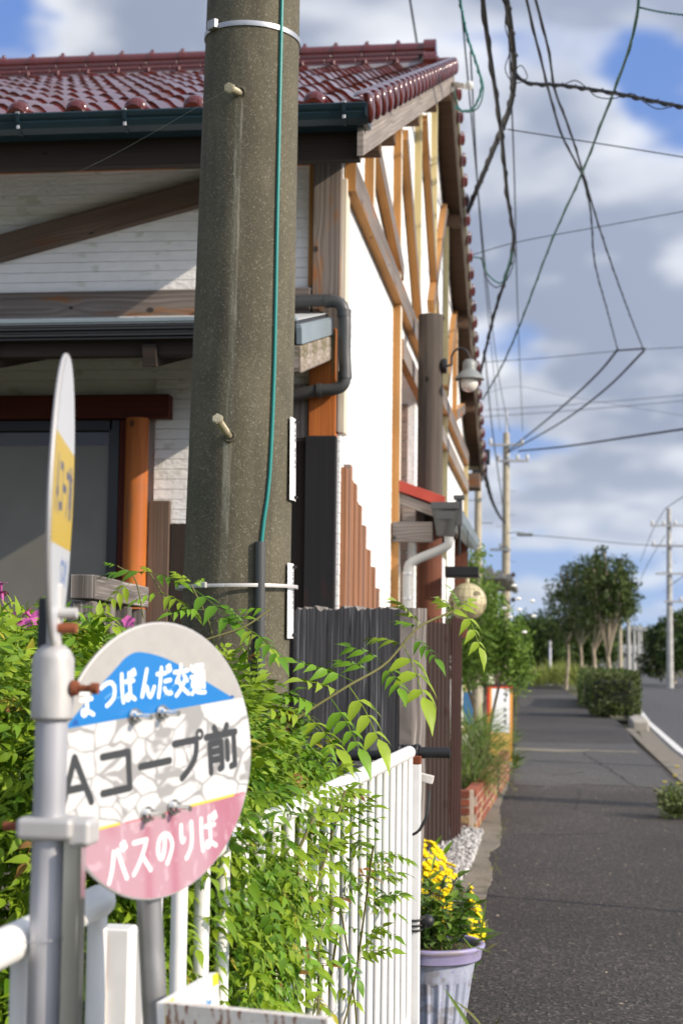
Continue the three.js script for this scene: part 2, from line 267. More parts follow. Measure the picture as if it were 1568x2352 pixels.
MAT.opal = phys({ color: lin(0.72, 0.70, 0.62), roughness: 0.25, clearcoat: 0.5 });
MAT.globe = phys({ map: tex(256, 256, (u, v) => mix3(rgb(182, 170, 130), rgb(204, 194, 158), fbm(u * 6, v * 6, 123, 4, 6, 6))), roughness: 0.5 });
MAT.globeDark = std({ color: lin(0.06, 0.045, 0.02), roughness: 0.9 });
function brickMat(seed, a, b) { const f = (u, v) => fbm(u * 22, v * 22, seed, 4, 22, 22); return std({ map: tex(128, 128, (u, v) => mix3(a, b, f(u, v)), true, [4, 4]), bumpMap: tex(128, 128, (u, v) => g3(f(u, v)), false, [4, 4]), bumpScale: 0.004, roughness: 0.95 }); }
MAT.brick = [brickMat(131, rgb(118, 62, 42), rgb(158, 90, 64)), brickMat(133, rgb(100, 52, 36), rgb(138, 76, 54)), brickMat(135, rgb(136, 108, 72), rgb(176, 148, 108))];
MAT.brickMortar = concrete(137, rgb(170, 156, 138), rgb(204, 190, 172));
MAT.pebble = std({ color: 0xffffff, roughness: 0.75 });
MAT.pot = phys({ map: tex(512, 512, (u, v) => { let c = mix3(rgb(144, 150, 168), rgb(178, 184, 198), fbm(u * 9, v * 9, 141, 5, 9, 9)); c = mix3(c, rgb(132, 126, 178), 0.5 * sstep(0.68, 0.78, fbm(u * 40, v * 30, 143, 3, 40, 30))); return mix3(c, rgb(128, 124, 124), 0.6 * sstep(0.58, 0.7, fbm(u * 6, v * 10, 145, 4, 6, 10))); }), roughness: 0.5 });
MAT.potRim = phys({ map: tex(512, 128, (u, v) => mix3(mix3(rgb(134, 126, 164), rgb(164, 158, 186), fbm(u * 14, v * 6, 147, 4, 14, 6)), rgb(140, 128, 130), 0.8 * sstep(0.5, 0.64, fbm(u * 12, v * 7, 149, 4, 12, 7)))), roughness: 0.45 });
const leaf = (c, o = {}) => phys({ color: c, roughness: 0.5, transmission: 0.28, thickness: 0, side: THREE.DoubleSide, specularIntensity: 0.4, ...o });
MAT.bark = std({ map: tex(256, 256, (u, v) => mix3(rgb(84, 74, 58), rgb(150, 138, 116), fbm(u * 8, v * 22, 151, 4, 8, 22))), roughness: 1 });
MAT.twig = std({ color: lin(0.10, 0.07, 0.035), roughness: 0.9 });
MAT.greenStem = std({ color: lin(0.14, 0.13, 0.04), roughness: 0.8 });
MAT.wirePole = std({ map: tex(128, 512, (u, v) => mix3(rgb(150, 140, 118), rgb(190, 180, 156), fbm(u * 6, v * 30, 153, 4, 6, 30))), roughness: 0.9 });
MAT.wirePoleGrey = std({ map: tex(128, 512, (u, v) => mix3(rgb(150, 150, 146), rgb(196, 194, 188), fbm(u * 6, v * 30, 155, 4, 6, 30))), roughness: 0.9 });
MAT.porcelain = phys({ color: lin(0.6, 0.6, 0.56), roughness: 0.25 });
MAT.greyRoof = std({ color: lin(0.17, 0.17, 0.165), roughness: 0.8 });
MAT.paleRoof = std({ color: lin(0.42, 0.42, 0.43), roughness: 0.7 });
MAT.whiteLine = std({ map: tex(256, 256, (u, v) => mix3(rgb(214, 212, 206), rgb(130, 128, 126), sstep(0.6, 0.72, fbm(u * 12, v * 12, 157, 4, 12, 12))), true, [1, 1]), roughness: 0.85 });
const NTH = ['first', 'second', 'third', 'fourth', 'fifth', 'sixth', 'seventh', 'eighth', 'ninth', 'tenth', 'eleventh', 'twelfth', 'thirteenth', 'fourteenth', 'fifteenth'];
// ================================================================ THE SETTING
const soilSheet = sheet([[-900, 60], [900, 60], [900, -2500], [-900, -2500]], -0.14, 0.05);
struct('ground', soilSheet, MAT.soil);
{
  // the pavement: dark coarse asphalt, its left edge against the house plots, its right edge at the kerb, bending a little left far off
  const left = [[-1.2, 5], [-1.2, -8.6], [-0.6, -9], [-0.62, -20], [-0.78, -39], [-1.35, -76], [-3, -100]], right = [[-0.2, -100], [0.6, -76], [1.1, -50], [1.5, -40], [1.62, -33], [1.5, -27], [1.55, -22], [1.6, 5]];
  { // one sheet with the asphalt's own patchiness
    const nz = 220, nx = 14, v = [], col = [], uv = [], id = [], edge2 = (L, z) => { for (let i = 0; i < L.length - 1; i++) { const [x0, z0] = L[i], [x1, z1] = L[i + 1]; if (z <= z0 && z >= z1) return mix(x0, x1, (z0 - z) / Math.max(1e-6, z0 - z1)); } return L.at(-1)[0]; }, RR = [...right].reverse();
    for (let j = 0; j <= nz; j++) { const z = 5 - 105 * Math.pow(j / nz, 1.6); for (let i = 0; i <= nx; i++) { const x = mix(edge2(left, z), edge2(RR, z), i / nx), p = fbm(x * 0.9 + 40, z * 0.55 + 90, 171, 4), q = fbm(x * 3 + 40, z * 2 + 90, 173, 3), t = 0.5 + 0.95 * p + 0.22 * (q - 0.5); v.push(x, 0, z); uv.push(x, z); col.push(t * 1.0, t * (0.985 + 0.02 * p), t * 0.98); } }
    for (let j = 0; j < nz; j++) for (let i = 0; i < nx; i++) { const a = j * (nx + 1) + i, b = a + nx + 1; id.push(a, a + 1, b, a + 1, b + 1, b); }
    const g = tri(v, id, uv); g.setAttribute('color', new THREE.Float32BufferAttribute(col, 3)); const m = MAT.asphalt.clone(); m.vertexColors = true; struct('pavement', g, m);
    struct('pavement_base', sheet([...left, ...right], -0.004, 0.13), MAT.asphalt);
  }
  const crack = (pts, w, y = 0.0015) => { const L = [], Rr = []; pts.forEach(([x, z], i) => { const [x0, z0] = pts[Math.max(0, i - 1)], [x1, z1] = pts[Math.min(pts.length - 1, i + 1)], l = Math.hypot(x1 - x0, z1 - z0), k = w * (0.4 + 0.9 * hash(i, 7, 3)) / l; L.push([x - (z1 - z0) * k, z + (x1 - x0) * k]); Rr.unshift([x + (z1 - z0) * k, z - (x1 - x0) * k]); }); return sheet([...L, ...Rr], y, 0.003); };
  const wander = (x0, z0, x1, z1, n, a, s) => Array.from({ length: n + 1 }, (_, i) => [mix(x0, x1, i / n) + a * (hash(i, s, 1) - 0.5), mix(z0, z1, i / n) + a * (hash(i, s, 2) - 0.5)]);
  const tar = std({ color: lin(0.012, 0.011, 0.011), roughness: 0.9 });
  for (const [p, w, y] of [[wander(0.28, -15.5, 0.36, -17.9, 14, 0.05, 1), 0.012], [wander(1.0, -18.4, 0.55, -24.3, 24, 0.07, 2), 0.014, 0.006], [wander(-0.28, -13.2, 0.5, -13.5, 12, 0.06, 3), 0.006], [wander(0.1, -19.6, 0.5, -20.3, 10, 0.08, 4), 0.01, 0.006], [wander(0.75, -8.2, 1.25, -12, 18, 0.08, 5), 0.004], [wander(-0.6, -30.5, 1.5, -30.2, 16, 0.08, 6), 0.02]]) struct('pavement_crack', crack(p, w, y), tar);
  struct('pavement_patch', sheet([[-0.36, -18.2], [-0.02, -18.0], [0.4, -18.5], [1.5, -18.1], [1.48, -27], [0.5, -26.6], [-0.42, -26.9], [-0.5, -25]], 0.004, 0.01), MAT.asphaltGrey);
  struct('pavement_patch', sheet([[-0.75, -44], [1.25, -45], [0.95, -58], [-0.95, -57]], 0.004, 0.01), MAT.asphaltGrey);
  // the rough concrete apron along the house plot
  const ap = [[1100, 2072], [1115, 2072], [1119, 2042], [1131, 2022], [1128, 1994], [1122, 1975], [1124, 1958], [1145, 1944], [1151, 1924], [1150, 1900], [1146, 1870], [1152, 1840], [1163, 1815], [1168, 1795]].map(([x, y]) => ground(x, y));
  const edge = []; ap.forEach((p, i) => { edge.push([p.x, p.z]); if (i < ap.length - 1) for (let k = 1; k < 4; k++) { const q = p.clone().lerp(ap[i + 1], k / 4); edge.push([q.x + rr(-0.012, 0.012), q.z + rr(-0.03, 0.03)]); } });
  struct('concrete_apron', sheet([[-0.62, -9.8], ...edge, [-0.5, -19.5], [-0.62, -19.5]], 0.012, 0.03), MAT.concrete);
  const seam = [[-0.5, -25.0], [1.4, -24.75], [1.4, -24.5], [0.6, -24.6], [0.1, -24.3], [-0.45, -24.45]];
  struct('concrete_strip', sheet(seam, 0.010, 0.01), MAT.concrete);
  // plot of the house behind the pavement
  struct('house_plot', sheet([[-30, 5], [-1.2, 5], [-1.2, -8.6], [-0.6, -9], [-0.63, -20], [-0.79, -39], [-1.4, -60], [-30, -60]], 0.006, 0.12), MAT.soil);
  // carriageway, gutter and kerb beyond the pavement
  struct('road', sheet([[2.1, 6], [9, 6], [9, -30], [9.8, -80], [9, -140], [3.5, -140], [3.4, -80], [2.6, -50], [2.25, -38], [2.05, -27]], -0.09, 0.05), MAT.road);
  struct('gutter_strip', sheet([[1.72, 6], [2.1, 6], [2.05, -27], [2.25, -38], [2.6, -50], [3.4, -80], [3.1, -80], [2.35, -50], [2.02, -38], [1.72, -27]], -0.075, 0.06), MAT.concrete);
  const line = [[2.2, -18], [2.32, -18], [2.28, -27], [2.45, -38], [2.85, -50], [3.7, -80], [3.55, -80], [2.72, -50], [2.32, -38], [2.15, -27]];
  struct('road_marking', sheet(line, -0.086, 0.004), MAT.whiteLine);
  for (let i = 0; i < 15; i++) { // kerb stones, one by one, lowered where cars cross the pavement
    const z = -17.4 - i * 1.02; const k = solo('kerb_stone', bx(0.15, 0.2, 1.0, 0.012, 'z'), MAT.concrete, NTH[i] + ' low concrete kerb stone counted from the right picture edge inwards', 'kerb stone', 'kerb stones along the pavement');
    k.position.set(1.67, -0.105, z - 0.5);
  }
  const ks = solo('kerb_end_stone', bx(0.34, 0.24, 0.9, 0.05, 'z'), MAT.kerb, 'concrete kerb stone with a sloping end in front of the clipped hedge bush', 'kerb stone'); ks.position.set(1.9, 0.05, -33.3); ks.rotation.set(0.08, 0.05, 0);
  const mark = solo('survey_cap', cyl(0.05, 0.05, 0.02, 12), std({ color: lin(0.02, 0.3, 0.14), roughness: 0.6 }), 'small green cap on top of the kerb end block', 'marker'); mark.position.set(1.87, 0.175, -33.5);
  for (let i = 0; i < 7; i++) { const k = solo('kerb_stone', bx(0.15, 0.22, 0.98, 0.012, 'z'), MAT.kerb, NTH[i] + ' raised concrete kerb stone beside the clipped hedge, counted from the near end', 'kerb stone', 'raised kerb stones by the hedge'); k.position.set(1.98 + i * 0.035, -0.03, -34.4 - i * 1.0); }
}

// ================================================================ THE HOUSE
const XW = -1.104, ZW = -8.4, A = Math.atan(0.41), RUN = 7.48, EAVE = -7.45, APEX = EAVE - RUN, deck = (d) => 4.12 + 0.41 * ((d <= -APEX ? d : -2 * APEX - d) + EAVE);
const house = thing('half_timbered_house', 'white half-timbered house with a glazed red-brown tile roof behind the concrete pole', 'house', [XW, 0, ZW]);
const H0 = v3(XW, 0, ZW);
const hp = (name, geo, mat, parent = house, label) => { const m = part(name, geo, mat, parent, label); return m; };
const H = (x, y, z) => v3(x - H0.x, y, z - H0.z);          // world to house
const HG = (g) => g.translate(-H0.x, 0, -H0.z);            // geometry in world metres to house
function beam(name, a, b, w, h, mat, up, parent = house, label) { const m = part(name, bx(a.distanceTo(b), h, w, 0.006, 'x'), mat, parent, label); return span(m, a.clone().sub(H0), b.clone().sub(H0), up); }

// walls: a solid core with a door opening left dark, a recessed porch in the gable side
const core = hp('wall_core', HG(mergeGeometries([
  prismX([[8.46, 0.15], [8.46, deck(8.46) - 0.06], [-APEX, deck(-APEX) - 0.06], [21.34, deck(8.46) - 0.06], [21.34, 0.15], [13.3, 0.15], [13.3, 3.76], [11.42, 3.76], [11.42, 0.15]], -7.5, XW - 0.03),
  prismX([[11.3, 0.15], [11.3, 3.9], [13.4, 3.9], [13.4, 0.15]], -7.5, XW - 0.95),
])), MAT.siding);
core.userData.label = 'white wall core';
const base = hp('foundation', HG(prismX([[8.43, 0], [8.43, 0.42], [21.37, 0.42], [21.37, 0]], -7.5, XW - 0.01)), MAT.concrete);

// gable siding, course by course
{
  const c = 0.056, top = (y) => -EAVE + (y - 4.03) / 0.41;
  const cache = new Map(), board = (L) => { const k = Math.round(L * 50) / 50, id = k + '/' + Math.floor(R() * 6); if (!cache.has(id)) cache.set(id, bx(0.022, c - 0.0016, k, 0.002, 'z')); return cache.get(id); };
  const put = (y, d0, d1) => { if (d1 - d0 < 0.06) return; const m = hp('siding_board', board(d1 - d0), MAT.siding, core); m.position.copy(H(XW - 0.018 + rr(-0.0006, 0.0006), y, -(d0 + d1) / 2)); m.rotation.z = 0.012; };
  for (let y = 0.48; y < 7.0; y += c) {
    const t = top(y + c / 2), a = Math.max(8.41, t), b = Math.min(21.36, -2 * APEX - t);
    if (a >= b) break;
    if (y < 3.76) { put(y, a, Math.min(b, 11.4)); put(y, 13.3, b); } else put(y, a, b);
  }
  // front siding above the canopy and beside the door post
  const fboard = new Map(), fput = (y, x0, x1, mat) => { const L = Math.round((x1 - x0) * 50) / 50, id = L + '/' + Math.floor(R() * 8); if (!fboard.has(id)) fboard.set(id, bx(L, c - 0.0012, 0.022, 0.002, 'x')); const m = hp('siding_board', fboard.get(id), mat, core); m.position.copy(H((x0 + x1) / 2, y, ZW - 0.03 + rr(-0.0006, 0.0006))); m.rotation.x = -0.010; };
  for (let y = 3.02; y < 4.27; y += c) { fput(y, -4.3, -1.26, MAT.siding); fput(y, -7.4, -4.31, MAT.siding); }
  for (let y = 2.18; y < 3.0; y += c) { fput(y, -2.15, -1.27, MAT.siding); fput(y, -7.4, -4.6, MAT.siding); }
}
// corner post, boards and timbers of the front
const V = v3;
beam('corner_post', V(-1.193, 2.68, ZW + 0.01), V(-1.193, 4.2, ZW + 0.01), 0.075, 0.155, MAT.greyBrown, V(1, 0, 0));
beam('corner_post', V(-1.112, 2.68, ZW - 0.055), V(-1.112, 4.1, ZW - 0.055), 0.05, 0.13, MAT.pale, V(0, 0, 1));
beam('corner_post', V(-1.205, 2.655, ZW + 0.012), V(-1.205, 3.25, ZW + 0.012), 0.085, 0.15, MAT.orangeDull, V(1, 0, 0), house, 'orange stained lower part of the corner post');
beam('corner_board', V(-1.21, 0.3, ZW + 0.03), V(-1.21, 2.66, ZW + 0.03), 0.06, 0.17, MAT.char, V(1, 0, 0), house, 'charred black corner board');
beam('corner_board', V(-1.335, 0.3, ZW - 0.005), V(-1.335, 2.64, ZW - 0.005), 0.05, 0.085, MAT.dark, V(1, 0, 0));
beam('corner_board', V(-1.40, 0.3, ZW - 0.012), V(-1.40, 2.6, ZW - 0.012), 0.045, 0.05, MAT.darkRail, V(1, 0, 0));
beam('corner_board', V(-1.33, 2.65, ZW), V(-1.33, 2.95, ZW), 0.05, 0.09, MAT.greyWood, V(1, 0, 0));
beam('trim_board', V(-7.4, 4.22, ZW + 0.0), V(-1.27, 4.22, ZW + 0.0), 0.045, 0.07, MAT.orangeDull);
beam('trim_board', V(-1.285, 3.5, ZW - 0.004), V(-1.285, 4.18, ZW - 0.004), 0.03, 0.03, MAT.orange, V(1, 0, 0));
beam('front_beam', V(-7.4, 3.405, ZW + 0.02), V(-1.28, 3.405, ZW + 0.02), 0.07, 0.15, MAT.greyBrown);
beam('diagonal_brace', V(-3.35, 3.672, ZW + 0.01), V(-1.62, 4.108, ZW + 0.01), 0.06, 0.148, MAT.darkRail);
beam('diagonal_brace', V(-3.6, 3.672, ZW + 0.01), V(-5.2, 4.108, ZW + 0.01), 0.06, 0.148, MAT.darkRail);
beam('door_lintel', V(-4.7, 2.828, ZW + 0.03), V(-2.05, 2.828, ZW + 0.03), 0.1, 0.13, MAT.redBeam);
{ const l = hp('door_log_post', uvMetres(new THREE.CylinderGeometry(0.063, 0.066, 2.5, 28), 'y'), MAT.orangeLog); l.position.copy(H(-2.228, 1.51, ZW + 0.06)); }
beam('door_log_post', V(-2.31, 0.3, ZW + 0.005), V(-2.31, 2.76, ZW + 0.005), 0.06, 0.05, MAT.redBeam, V(1, 0, 0));
beam('wall_plank', V(-2.105, 0.35, ZW + 0.01), V(-2.105, 2.31, ZW + 0.01), 0.04, 0.12, MAT.darkRail, V(1, 0, 0));
beam('wall_plank', V(-1.985, 0.35, ZW + 0.0), V(-1.985, 2.185, ZW + 0.0), 0.04, 0.115, MAT.dark, V(1, 0, 0));
for (let i = 0; i < 4; i++) beam('wall_plank', V(-1.865 + i * 0.12, 0.35, ZW + 0.0), V(-1.865 + i * 0.12, 2.15 + 0.03 * (i % 2), ZW + 0.0), 0.04, 0.115, MAT.darkSlat, V(1, 0, 0));
// sliding glass door with an insect screen
{
  const w = hp('sliding_door', bx(2.28, 2.42, 0.03, 0), MAT.glassDark); w.position.copy(H(-3.48, 1.55, ZW - 0.03));
  const add = (n, g, m, x, y, z) => { const p = part(n, g, m, w); p.position.set(x, y, z); };
  add('frame', bx(0.06, 2.42, 0.05), MAT.frame, 1.11, 0, 0.025); add('frame', bx(0.06, 2.42, 0.05), MAT.frame, -1.11, 0, 0.025);
  add('frame', bx(2.2, 0.06, 0.05), MAT.frame, 0, 1.18, 0.025); add('frame', bx(2.2, 0.06, 0.05), MAT.frame, 0, -1.18, 0.025);
  add('stile', bx(0.055, 2.3, 0.04), MAT.frame, 0.1, 0, 0.03);
  add('screen', bx(0.96, 0.98, 0.006, 0), MAT.screen, 0.605, 0.58, 0.022); add('screen', bx(0.96, 1.2, 0.008, 0), MAT.screen, 0.605, -0.54, 0.024); add('screen', bx(1.08, 2.25, 0.006, 0), MAT.screen, -0.5, 0, 0.021);
}
// canopy over the front door, falling towards the street
{
  const can = hp('front_canopy', HG(prismX([[7.27, 3.06], [8.38, 3.335], [8.38, 3.30], [7.27, 3.02]], -5.4, -1.18)), MAT.corrugated);
  part('bounce_sheet', HG(prismX([[7.262, 3.0615], [7.262, 3.0665], [8.375, 3.3425], [8.375, 3.3375]], -5.4, -1.185)), std({ color: lin(0.5, 0.51, 0.5), roughness: 0.6 }), can);  // unseen pale sheet added on the canopy to bounce sunlight onto the wall above
  const f = (n, g, m, p, r) => { const o = part(n, g, m, can); o.position.copy(p); if (r) o.rotation.x = r; return o; };
  const sl = Math.atan2(0.275, 1.11);
  f('edge_flashing', bx(4.22, 0.022, 0.06), MAT.flashing, H(-3.29, 3.078, -7.285));
  f('end_flashing', bx(0.03, 0.085, 1.15), MAT.flashing, H(-1.165, 3.13, -7.83), sl); f('end_flashing', bx(0.09, 0.012, 1.15), MAT.flashing, H(-1.2, 3.178, -7.83), sl);
  f('rafter', bx(0.09, 0.135, 1.13, 0.015), MAT.moss, H(-1.2, 3.015, -7.84), sl).userData.label = 'mossy weathered rafter end of the canopy';
  for (let i = 0; i < 5; i++) f('rafter', bx(0.07, 0.11, 1.1), MAT.dark, H(-1.9 - i * 0.8, 3.04, -7.83), sl);
  for (let i = 0; i < 5; i++) f('corrugation', bx(4.2, 0.012, 0.014, 0.003), MAT.corrugated, H(-3.29, 3.052 - i * 0.0155, -7.268 + (i % 2) * 0.008));
  f('front_purlin', bx(4.2, 0.1, 0.07), MAT.dark, H(-3.29, 2.965, -7.36)); f('ledger', bx(4.2, 0.12, 0.05), MAT.dark, H(-3.29, 3.2, -8.375));
  for (let i = 0; i < 8; i++) { const s = part('screw', lathe([[0, 0.006], [0.006, 0.004], [0.008, 0]], 8), MAT.steel, can); s.position.copy(H(-1.3 - i * 0.33, 3.09, -7.27)); }
}
// rain pipe that loops round the canopy end
{
  const zp = -8.29, p = (x, y) => V(x, y, zp), pts = [p(-1.8, 3.385), p(-1.45, 3.388), p(-1.16, 3.39), p(-1.105, 3.372), p(-1.083, 3.32), p(-1.078, 3.1), p(-1.074, 2.97), p(-1.088, 2.925), p(-1.13, 2.905), p(-1.24, 2.895), p(-1.42, 2.855)];
  const g = new THREE.TubeGeometry(new THREE.CatmullRomCurve3(pts, false, 'centripetal'), 90, 0.034, 20, false);
  const pipe = hp('rain_pipe', HG(g), MAT.pvcGrey);
  const col = (a, b, r = 0.038) => { const m = part('pipe_socket', new THREE.CylinderGeometry(r, r, a.distanceTo(b), 24).rotateZ(-Math.PI / 2), MAT.pvcGrey, pipe); span(m, a.clone().sub(H0), b.clone().sub(H0)); };
  col(p(-1.19, 3.389), p(-1.15, 3.39)); col(p(-1.083, 3.30), p(-1.082, 3.34)); col(p(-1.075, 3.0), p(-1.074, 2.96)); col(p(-1.2, 2.897), p(-1.225, 2.895), 0.042);
}
// eave: fascia, soffit, gutter
{
  const fas = hp('fascia', HG(prismX([[7.6, 3.95], [7.6, 4.12], [7.66, 4.12], [7.66, 3.95]], -7.6, -0.925)), MAT.dark);
  hp('soffit', HG(prismX([[7.66, 4.06], [7.66, 4.09], [8.42, 4.38], [8.42, 4.35]], -7.6, XW + 0.005)), MAT.dark);
  hp('wall_plate', HG(prismX([[8.36, 4.25], [8.36, 4.36], [8.44, 4.36], [8.44, 4.25]], -7.5, XW)), MAT.dark);
  const gp = []; const prof = [[7.585, 4.19], [7.58, 4.10], [7.55, 4.072], [7.46, 4.07], [7.425, 4.095], [7.415, 4.13], [7.42, 4.145], [7.41, 4.165], [7.405, 4.195], [7.395, 4.2], [7.393, 4.19], [7.4, 4.16], [7.408, 4.14], [7.403, 4.13], [7.415, 4.085], [7.455, 4.058], [7.56, 4.06], [7.592, 4.095], [7.595, 4.19]];
  const gut = hp('gutter', HG(prismX(prof, -7.6, -0.872)), MAT.gutter); gut.scale.y = 0.66; gut.position.y = 4.2 * 0.34 - 0.028;
  const cap = part('gutter_end_cap', HG(prismX([[7.585, 4.19], [7.585, 4.08], [7.45, 4.06], [7.4, 4.1], [7.4, 4.2]], -0.877, -0.866)), MAT.gutter, gut);
  for (let i = 0; i < 12; i++) { const x = -0.98 - i * 0.55; const b = part('gutter_bracket', HG(prismX([[7.6, 4.2], [7.385, 4.207], [7.382, 4.19], [7.392, 4.13], [7.41, 4.075], [7.455, 4.05], [7.5, 4.05], [7.46, 4.06], [7.42, 4.09], [7.4, 4.14], [7.395, 4.195], [7.6, 4.19]], x - 0.009, x + 0.009)), MAT.gutter, gut); const tg = part('bracket_clip', bx(0.022, 0.016, 0.006, 0.002), MAT.zinc, gut); tg.position.copy(H(x, 4.197, -7.386)); const t3 = part('bracket_clip', bx(0.016, 0.03, 0.006, 0.002), MAT.zinc, gut); t3.position.copy(H(x, 4.095, -7.402)); }
}
// verge boards and soffits of the gable
{
  const vb = (a, b, n) => { const g = prismX([[a, deck(a) - 0.02], [b, deck(b) - 0.02], [b, deck(b) - 0.215], [a, deck(a) - 0.205]], -0.925, -0.895), p = g.attributes.position, uv = g.attributes.uv; for (let i = 0; i < p.count; i++) { const d = -p.getZ(i); uv.setXY(i, d, p.getY(i) - 0.41 * (d < -APEX ? d : -2 * APEX - d)); } return hp(n, HG(g), MAT.greyWood); };
  vb(7.5, -APEX, 'barge_board'); vb(-2 * APEX - 7.5, -APEX, 'barge_board');
  const so = (a, b) => hp('verge_soffit', HG(prismX([[a, deck(a) - 0.05], [b, deck(b) - 0.05], [b, deck(b) - 0.08], [a, deck(a) - 0.08]], XW + 0.002, -0.926)), MAT.soffit);
  so(7.67, -APEX - 0.001); so(-2 * APEX - 7.67, -APEX + 0.001);
  for (const d of [8.62, 9.45, 11.25, 13.05, 14.93, 16.8, 18.6, 20.4]) { const y = deck(d) - 0.235; beam('purlin_end', V(XW - 0.03, y, -d), V(-0.93, y, -d), 0.11, 0.13, MAT.soffit); }
  const pc = [V(-0.885, deck(15.05) - 0.14, -15.05), V(-0.885, deck(18) - 0.14, -18), V(-0.885, deck(22.2) - 0.14, -22.2)];
  hp('conduit', HG(new THREE.TubeGeometry(new THREE.CatmullRomCurve3(pc), 20, 0.02, 10)), std({ color: lin(0.34, 0.32, 0.22), roughness: 0.6 }));
  const bxd = hp('eave_return_box', bx(0.2, 0.2, 0.5, 0.006, 'x'), MAT.darkRail); bxd.position.copy(H(-1.0, 3.84, -21.6));
}
// timbers on the gable: bleached faces to the street, stained sides
{
  const bleached = (f, s) => [f, s, s, s, s, s];
  const gpost = (d, y0, y1, w = 0.1, f = MAT.pale) => { const g = uvMetres(new THREE.BoxGeometry(0.055, y1 - y0, w), 'y'); const m = hp('gable_post', g, bleached(f, f === MAT.paleGreen ? MAT.tan : MAT.orange)); m.position.copy(H(XW + 0.022, (y0 + y1) / 2, -d)); };
  const top = (d) => deck(d) - 0.1;
  gpost(9.45, 4.21, top(9.45)); gpost(11.32, 0.4, 4.03, 0.12); gpost(11.25, 4.21, top(11.25), 0.1); gpost(13.05, 4.21, top(13.05), 0.1, MAT.paleGreen); gpost(14.93, 4.21, top(14.93), 0.1, MAT.paleGreen);
  gpost(16.8, 0.4, 4.03, 0.12, MAT.paleGreen); gpost(16.8, 4.21, top(16.8), 0.1, MAT.paleGreen); gpost(18.6, 4.21, top(18.6), 0.1, MAT.pale); gpost(21.3, 0.4, 4.2, 0.12, MAT.paleGreen);
  const gb = (d0, y0, d1, y1, h = 0.13, f = MAT.greyBrown, n = 'gable_brace') => { const a = V(XW + 0.03, y0, -d0), b = V(XW + 0.03, y1, -d1), L = a.distanceTo(b), g = uvMetres(new THREE.BoxGeometry(L, h, 0.06), 'x'); const m = hp(n, g, [MAT.orange, MAT.orange, MAT.orange, MAT.orange, f, f]); span(m, a.sub(H0), b.sub(H0)); };
  gb(8.42, 4.12, 21.3, 4.12, 0.17, MAT.greyBrown, 'gable_beam');
  gb(11.4, 3.73, 21.3, 3.73, 0.15, MAT.greyWood, 'gable_beam');
  for (const s of [1, -1]) { const q = (d) => (s > 0 ? d : -2 * APEX - d); gb(q(9.62), 4.66, q(11.4), 4.3); gb(q(11.6), 5.42, q(13.1), 4.3); gb(q(13.5), 6.2, q(15.3), 4.75); }
  // stepped vertical boards at the corner
  const steps = [[8.5, 2.5], [8.62, 2.53], [8.74, 2.46], [8.86, 2.45], [8.98, 2.36], [9.1, 2.35], [9.22, 2.24], [9.34, 2.25], [9.48, 2.12], [9.6, 2.12], [9.74, 2.02], [9.88, 2.03], [10.0, 1.9], [10.13, 1.905], [10.26, 1.78], [10.4, 1.7], [10.55, 1.6], [10.7, 1.5], [10.85, 1.4], [11.0, 1.3], [11.15, 1.2]];
  steps.forEach(([d, y], i) => { const g = uvMetres(new THREE.BoxGeometry(0.03 + 0.012 * (i % 2), y - 0.3, 0.115), 'y'), m = hp('stepped_board', g, [MAT.brownSlat, MAT.brownSlat, MAT.brownSlat, MAT.brownSlat, i % 3 === 1 ? MAT.brownGrey : MAT.brownSlat, MAT.brownSlat]); m.position.copy(H(XW + 0.008, (y + 0.3) / 2, -d)); });
  // lining of the porch, board by board
  for (let y = 0.5; y < 3.7; y += 0.16) { const b = hp('porch_board', bx(0.86, 0.153, 0.02, 0.004, 'x'), MAT.board); b.position.copy(H(XW - 0.5, y, -13.29)); }
  const lg = hp('porch_log', uvMetres(new THREE.CylinderGeometry(0.098, 0.101, 1.66, 32), 'y'), MAT.greyLog, house, 'round weathered log post of the porch'); lg.position.copy(H(-0.907, 3.33, -12.25));
}
